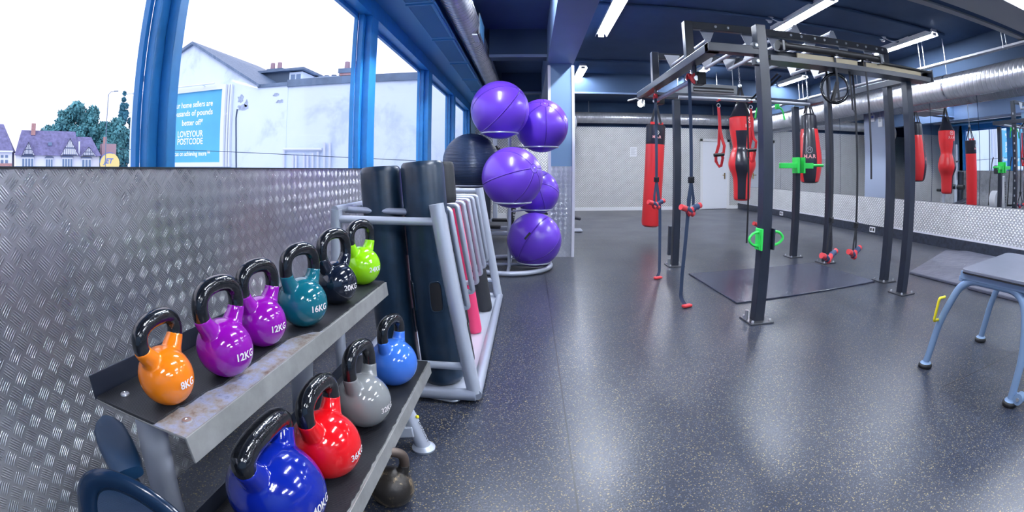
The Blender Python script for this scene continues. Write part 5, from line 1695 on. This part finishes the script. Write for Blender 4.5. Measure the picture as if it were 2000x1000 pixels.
    def bay(t, a, b, z1, panes):
        w_ = obj('window', slab(rect(a, b, -.1, z1), -.5, 0), M['steel_white'], t)
        n = panes
        for i in range(n):
            q0 = a + (b - a) * (i + .14) / n
            q1 = a + (b - a) * (i + .86) / n
            obj('pane', slab(rect(q0, q1, .3, z1 - .25), -.53, -.5), M['house_glass'], w_)
        obj('bay_roof', slab([(a - .15, z1), (b + .15, z1), (b - .1, z1 + .22), (a + .1, z1 + .22)], -.7, 0), M['timber'], w_)
    def gable(t, a, b, zb, zt):
        mid = (a + b) / 2
        g = obj('gable_front', slab([(a, zb), (b, zb), (mid, zt)], -.6, 3), M['house_white'], t)
        A = FM()
        for s_, e_ in ((a, 1), (b, -1)):
            p0, p1 = (s_ - e_ * .15, zb - .15), (mid, zt + .12)
            dx, dz = p1[0] - p0[0], p1[1] - p0[1]
            L = math.hypot(dx, dz)
            nx, nz = -dz / L * .13 * e_, dx / L * .13 * e_
            obj('gable_roof', slab([p0, p1, (p1[0] + nx, p1[1] + nz + .05), (p0[0] + nx, p0[1] + nz)], -.8, 3), M['house_roof'], g)
        h = zt - zb
        m = MB()
        m.prism(rect(a + .25, b - .25, zb + .02, zb + .14), -.66, -.6, FM())
        m.prism(rect(mid - (b - a) * .27, mid + (b - a) * .27, zb + h * .42, zb + h * .48), -.66, -.6, FM())
        for i in range(-3, 4):
            x = mid + i * (b - a) * .115
            top = zt - abs(x - mid) / ((b - a) / 2) * h - .12
            if top > zb + .2:
                m.prism(rect(x - .04, x + .04, zb, top), -.65, -.6, FM())
        obj('timber_framing', m, M['timber'], g)
    t = thing('terraced_house', 'white terrace with three half-timbered gables and a brown roof, seen far off', 'house', tuple(O))
    obj('wall', slab(rect(-5.2, 9.8, -.1, 3.15), 0, 7), M['house_white'], t)
    obj('roof', roof(-5.3, 6.2, 3.1, 7.0, .9, .6), M['house_roof'], t)
    obj('roof', roof(5.2, 10.1, 3.1, 6.2, .2, 1.5), M['house_roof'], t)
    gable(t, -3.9, -1.8, 3.15, 4.9)
    gable(t, 2.9, 6.0, 3.15, 5.6)
    gable(t, 6.5, 9.1, 3.1, 4.4)
    bay(t, -4.0, -1.9, 2.85, 4)
    bay(t, .2, 1.5, 2.75, 3)
    bay(t, 3.1, 5.0, 2.85, 4)
    bay(t, 6.6, 8.3, 2.75, 3)
    c = obj('chimney', slab(rect(6.0, 6.25, 3, 5.3), -.2, .6), M['steel_white'], t)
    obj('roof_light', slab(rect(.6, 1.3, 4.6, 5.1), .9, 1.6), M['house_glass'], t)
    c = obj('chimney', slab(rect(-2.6, -1.8, 6.2, 8.0), 2.6, 3.6), M['brick'], t)
    t = thing('detached_house', 'white house with tall brown roof at the far left edge', 'house', tuple(O - rt * 8))
    obj('wall', slab(rect(-12, -5.8, -.1, 3.6), 0, 7), M['house_white'], t)
    obj('roof', roof(-12.4, -5.5, 3.6, 7.8, 1.5, 2.3), M['house_roof'], t)
    obj('roof_edge', slab(rect(-12.3, -5.6, 3.5, 3.72), -.5, 0), M['steel_white'], t)
    for a in (-7.8, -7.0):
        for z in (2.7, 1.5):
            obj('window', slab(rect(a, a + .5, z, z + (.4 if z > 2 else .9)), -.04, 0), M['house_glass'], t)
    obj('lower_band', slab(rect(-12, -5.75, -.1, 1.9), -.3, 0), M['brick'], t)
    # brick gate post block and round sign
    t = thing('brick_outbuilding', 'pale brick outbuilding behind the round yellow sign', 'building', tuple(O + rt * 12))
    obj('wall', slab(rect(10.6, 13.3, -.1, 5.2), 3, 6), M['terracotta'], t)
    obj('stack', slab(rect(10.9, 11.5, 5.2, 6.3), 3.2, 4), M['brick'], t)
    t = thing('round_sign', 'round yellow sign with blue slanted letters JET beside the terrace', 'sign', tuple(O + rt * 11.5 + V((0, 0, 1))))
    A = FM()
    n = 36
    obj('sign_face', MB().prism([(11.5 + 1.75 * math.cos(2 * PI * i / n), 2.0 + 1.6 * math.sin(2 * PI * i / n)) for i in range(n)], -1.2, -1.1, A), M['sign_yellow'], t)
    pts = [(11.5 + 1.82 * math.cos(a), 2.0 + 1.66 * math.sin(a)) for a in [1.2 + 1.9 * i / 20 for i in range(21)]] + [(11.5 + 1.70 * math.cos(a), 2.0 + 1.55 * math.sin(a)) for a in [1.2 + 1.9 * i / 20 for i in range(20, -1, -1)]]
    obj('sign_rim', MB().prism(pts, -1.25, -1.2, A), M['sign_blue'], t)
    m = MB()
    sh = Matrix(((1, .25, 0, 11.3), (0, 1, 0, 2.3), (0, 0, 1, -1.22), (0, 0, 0, 1)))
    text(m, 'JET', 1.1, A @ sh, bold=.03)
    obj('lettering', m, M['sign_blue'], t)
    obj('post', slab(rect(11.4, 11.6, -.1, .6), -1.18, -1.1), M['steel_white'], t)
    # trees
    def tree(label, u, ztop, wid, d, mm, seed, conif=False):
        rn = random.Random(seed)
        base = FM() @ V((u, 0, d))
        t = thing('tree', label, 'tree', tuple(base), 'trees beyond the terrace')
        obj('trunk', MB().tube([(base.x, base.y, -.1), (base.x, base.y, ztop * .6)], .28, 8), M['trunk'], t)
        vs, fs = [], []
        blobs = []
        nb = 30
        for i in range(nb):
            if conif:
                h = rn.uniform(.12, 1)
                rr = wid * (1 - h) * rn.uniform(.2, .9)
                a = rn.uniform(0, 2 * PI)
                blobs.append((V((base.x + rr * math.cos(a), base.y + rr * math.sin(a), ztop * h)), wid * .28 * (1.2 - h)))
            else:
                a = rn.uniform(0, 2 * PI)
                h = rn.uniform(.2, .93)
                env = math.sqrt(max(.05, 1 - ((h - .5) / .5) ** 2))
                rr = wid * env * rn.uniform(0, .85)
                blobs.append((V((base.x + rr * math.cos(a), base.y + rr * math.sin(a), ztop * h)), wid * rn.uniform(.30, .44)))
        for c, r in blobs:
            for q in range(260):
                d_ = V((rn.gauss(0, 1), rn.gauss(0, 1), rn.gauss(0, 1))).normalized()
                p = c + d_ * r * rn.uniform(.55, 1.08)
                if p.z > ztop:
                    continue
                s = rn.uniform(.22, .46)
                a1 = V((rn.gauss(0, 1), rn.gauss(0, 1), rn.gauss(0, 1))).normalized()
                a2 = a1.cross(d_ + V((.01, .02, 0))).normalized()
                o_ = len(vs)
                vs += [p - a1 * s, p + a2 * s * .6, p + a1 * s, p - a2 * s * .6]
                fs.append((o_, o_ + 1, o_ + 2, o_ + 3))
        f = obj('foliage', MB().add(vs, fs), mm, t)
    L, D = M['leaf'], M['leaf_dark']
    tree('leftmost low tree behind the terrace roof', 1.5, 8.8, 3.2, 14, L, 1)
    tree('round-topped tree left of the tallest one', 3.9, 11.4, 3.2, 14, L, 2)
    tree('tall bushy tree left of the street lamp', 6.6, 12.9, 3.3, 13, L, 3)
    tree('bushy tree directly behind the street lamp', 9.9, 12.4, 3.0, 14, L, 4)
    tree('low tree behind the brick outbuilding', 12.2, 9.6, 3.2, 13, L, 5)
    tree('tall pointed tree just left of the billboard', 16.1, 15.4, 4.2, 13, D, 6, True)
    tree('dark tree half hidden by the billboard frame', 18.5, 14.2, 4.0, 13, D, 7, True)
    tree('small tree filling the gap beside the pointed one', 14.2, 10.2, 3.0, 10, L, 8)
    # street lamp
    p = FM() @ V((10.35, 0, -4))
    t = thing('street_lamp', 'tall grey street lamp with one curved arm above the trees', 'street lamp', (p.x, p.y, -.1))
    obj('pole', MB().tube([(p.x, p.y, -.1), (p.x, p.y, 8.5), (p.x, p.y, 12.2)], .07, 8), M['coping'], t)
    q = rt * 1.1
    obj('arm', MB().tube([(p.x, p.y, 12.2), (p.x + q.x * .3, p.y + q.y * .3, 12.6), (p.x + q.x, p.y + q.y, 12.8)], .05, 8), M['coping'], t)
    obj('lamp_head', MB().bar((p.x + q.x * .8, p.y + q.y * .8, 12.76), (p.x + q.x * 1.5, p.y + q.y * 1.5, 12.86), .22, .16), M['coping'], t)
outdoors()
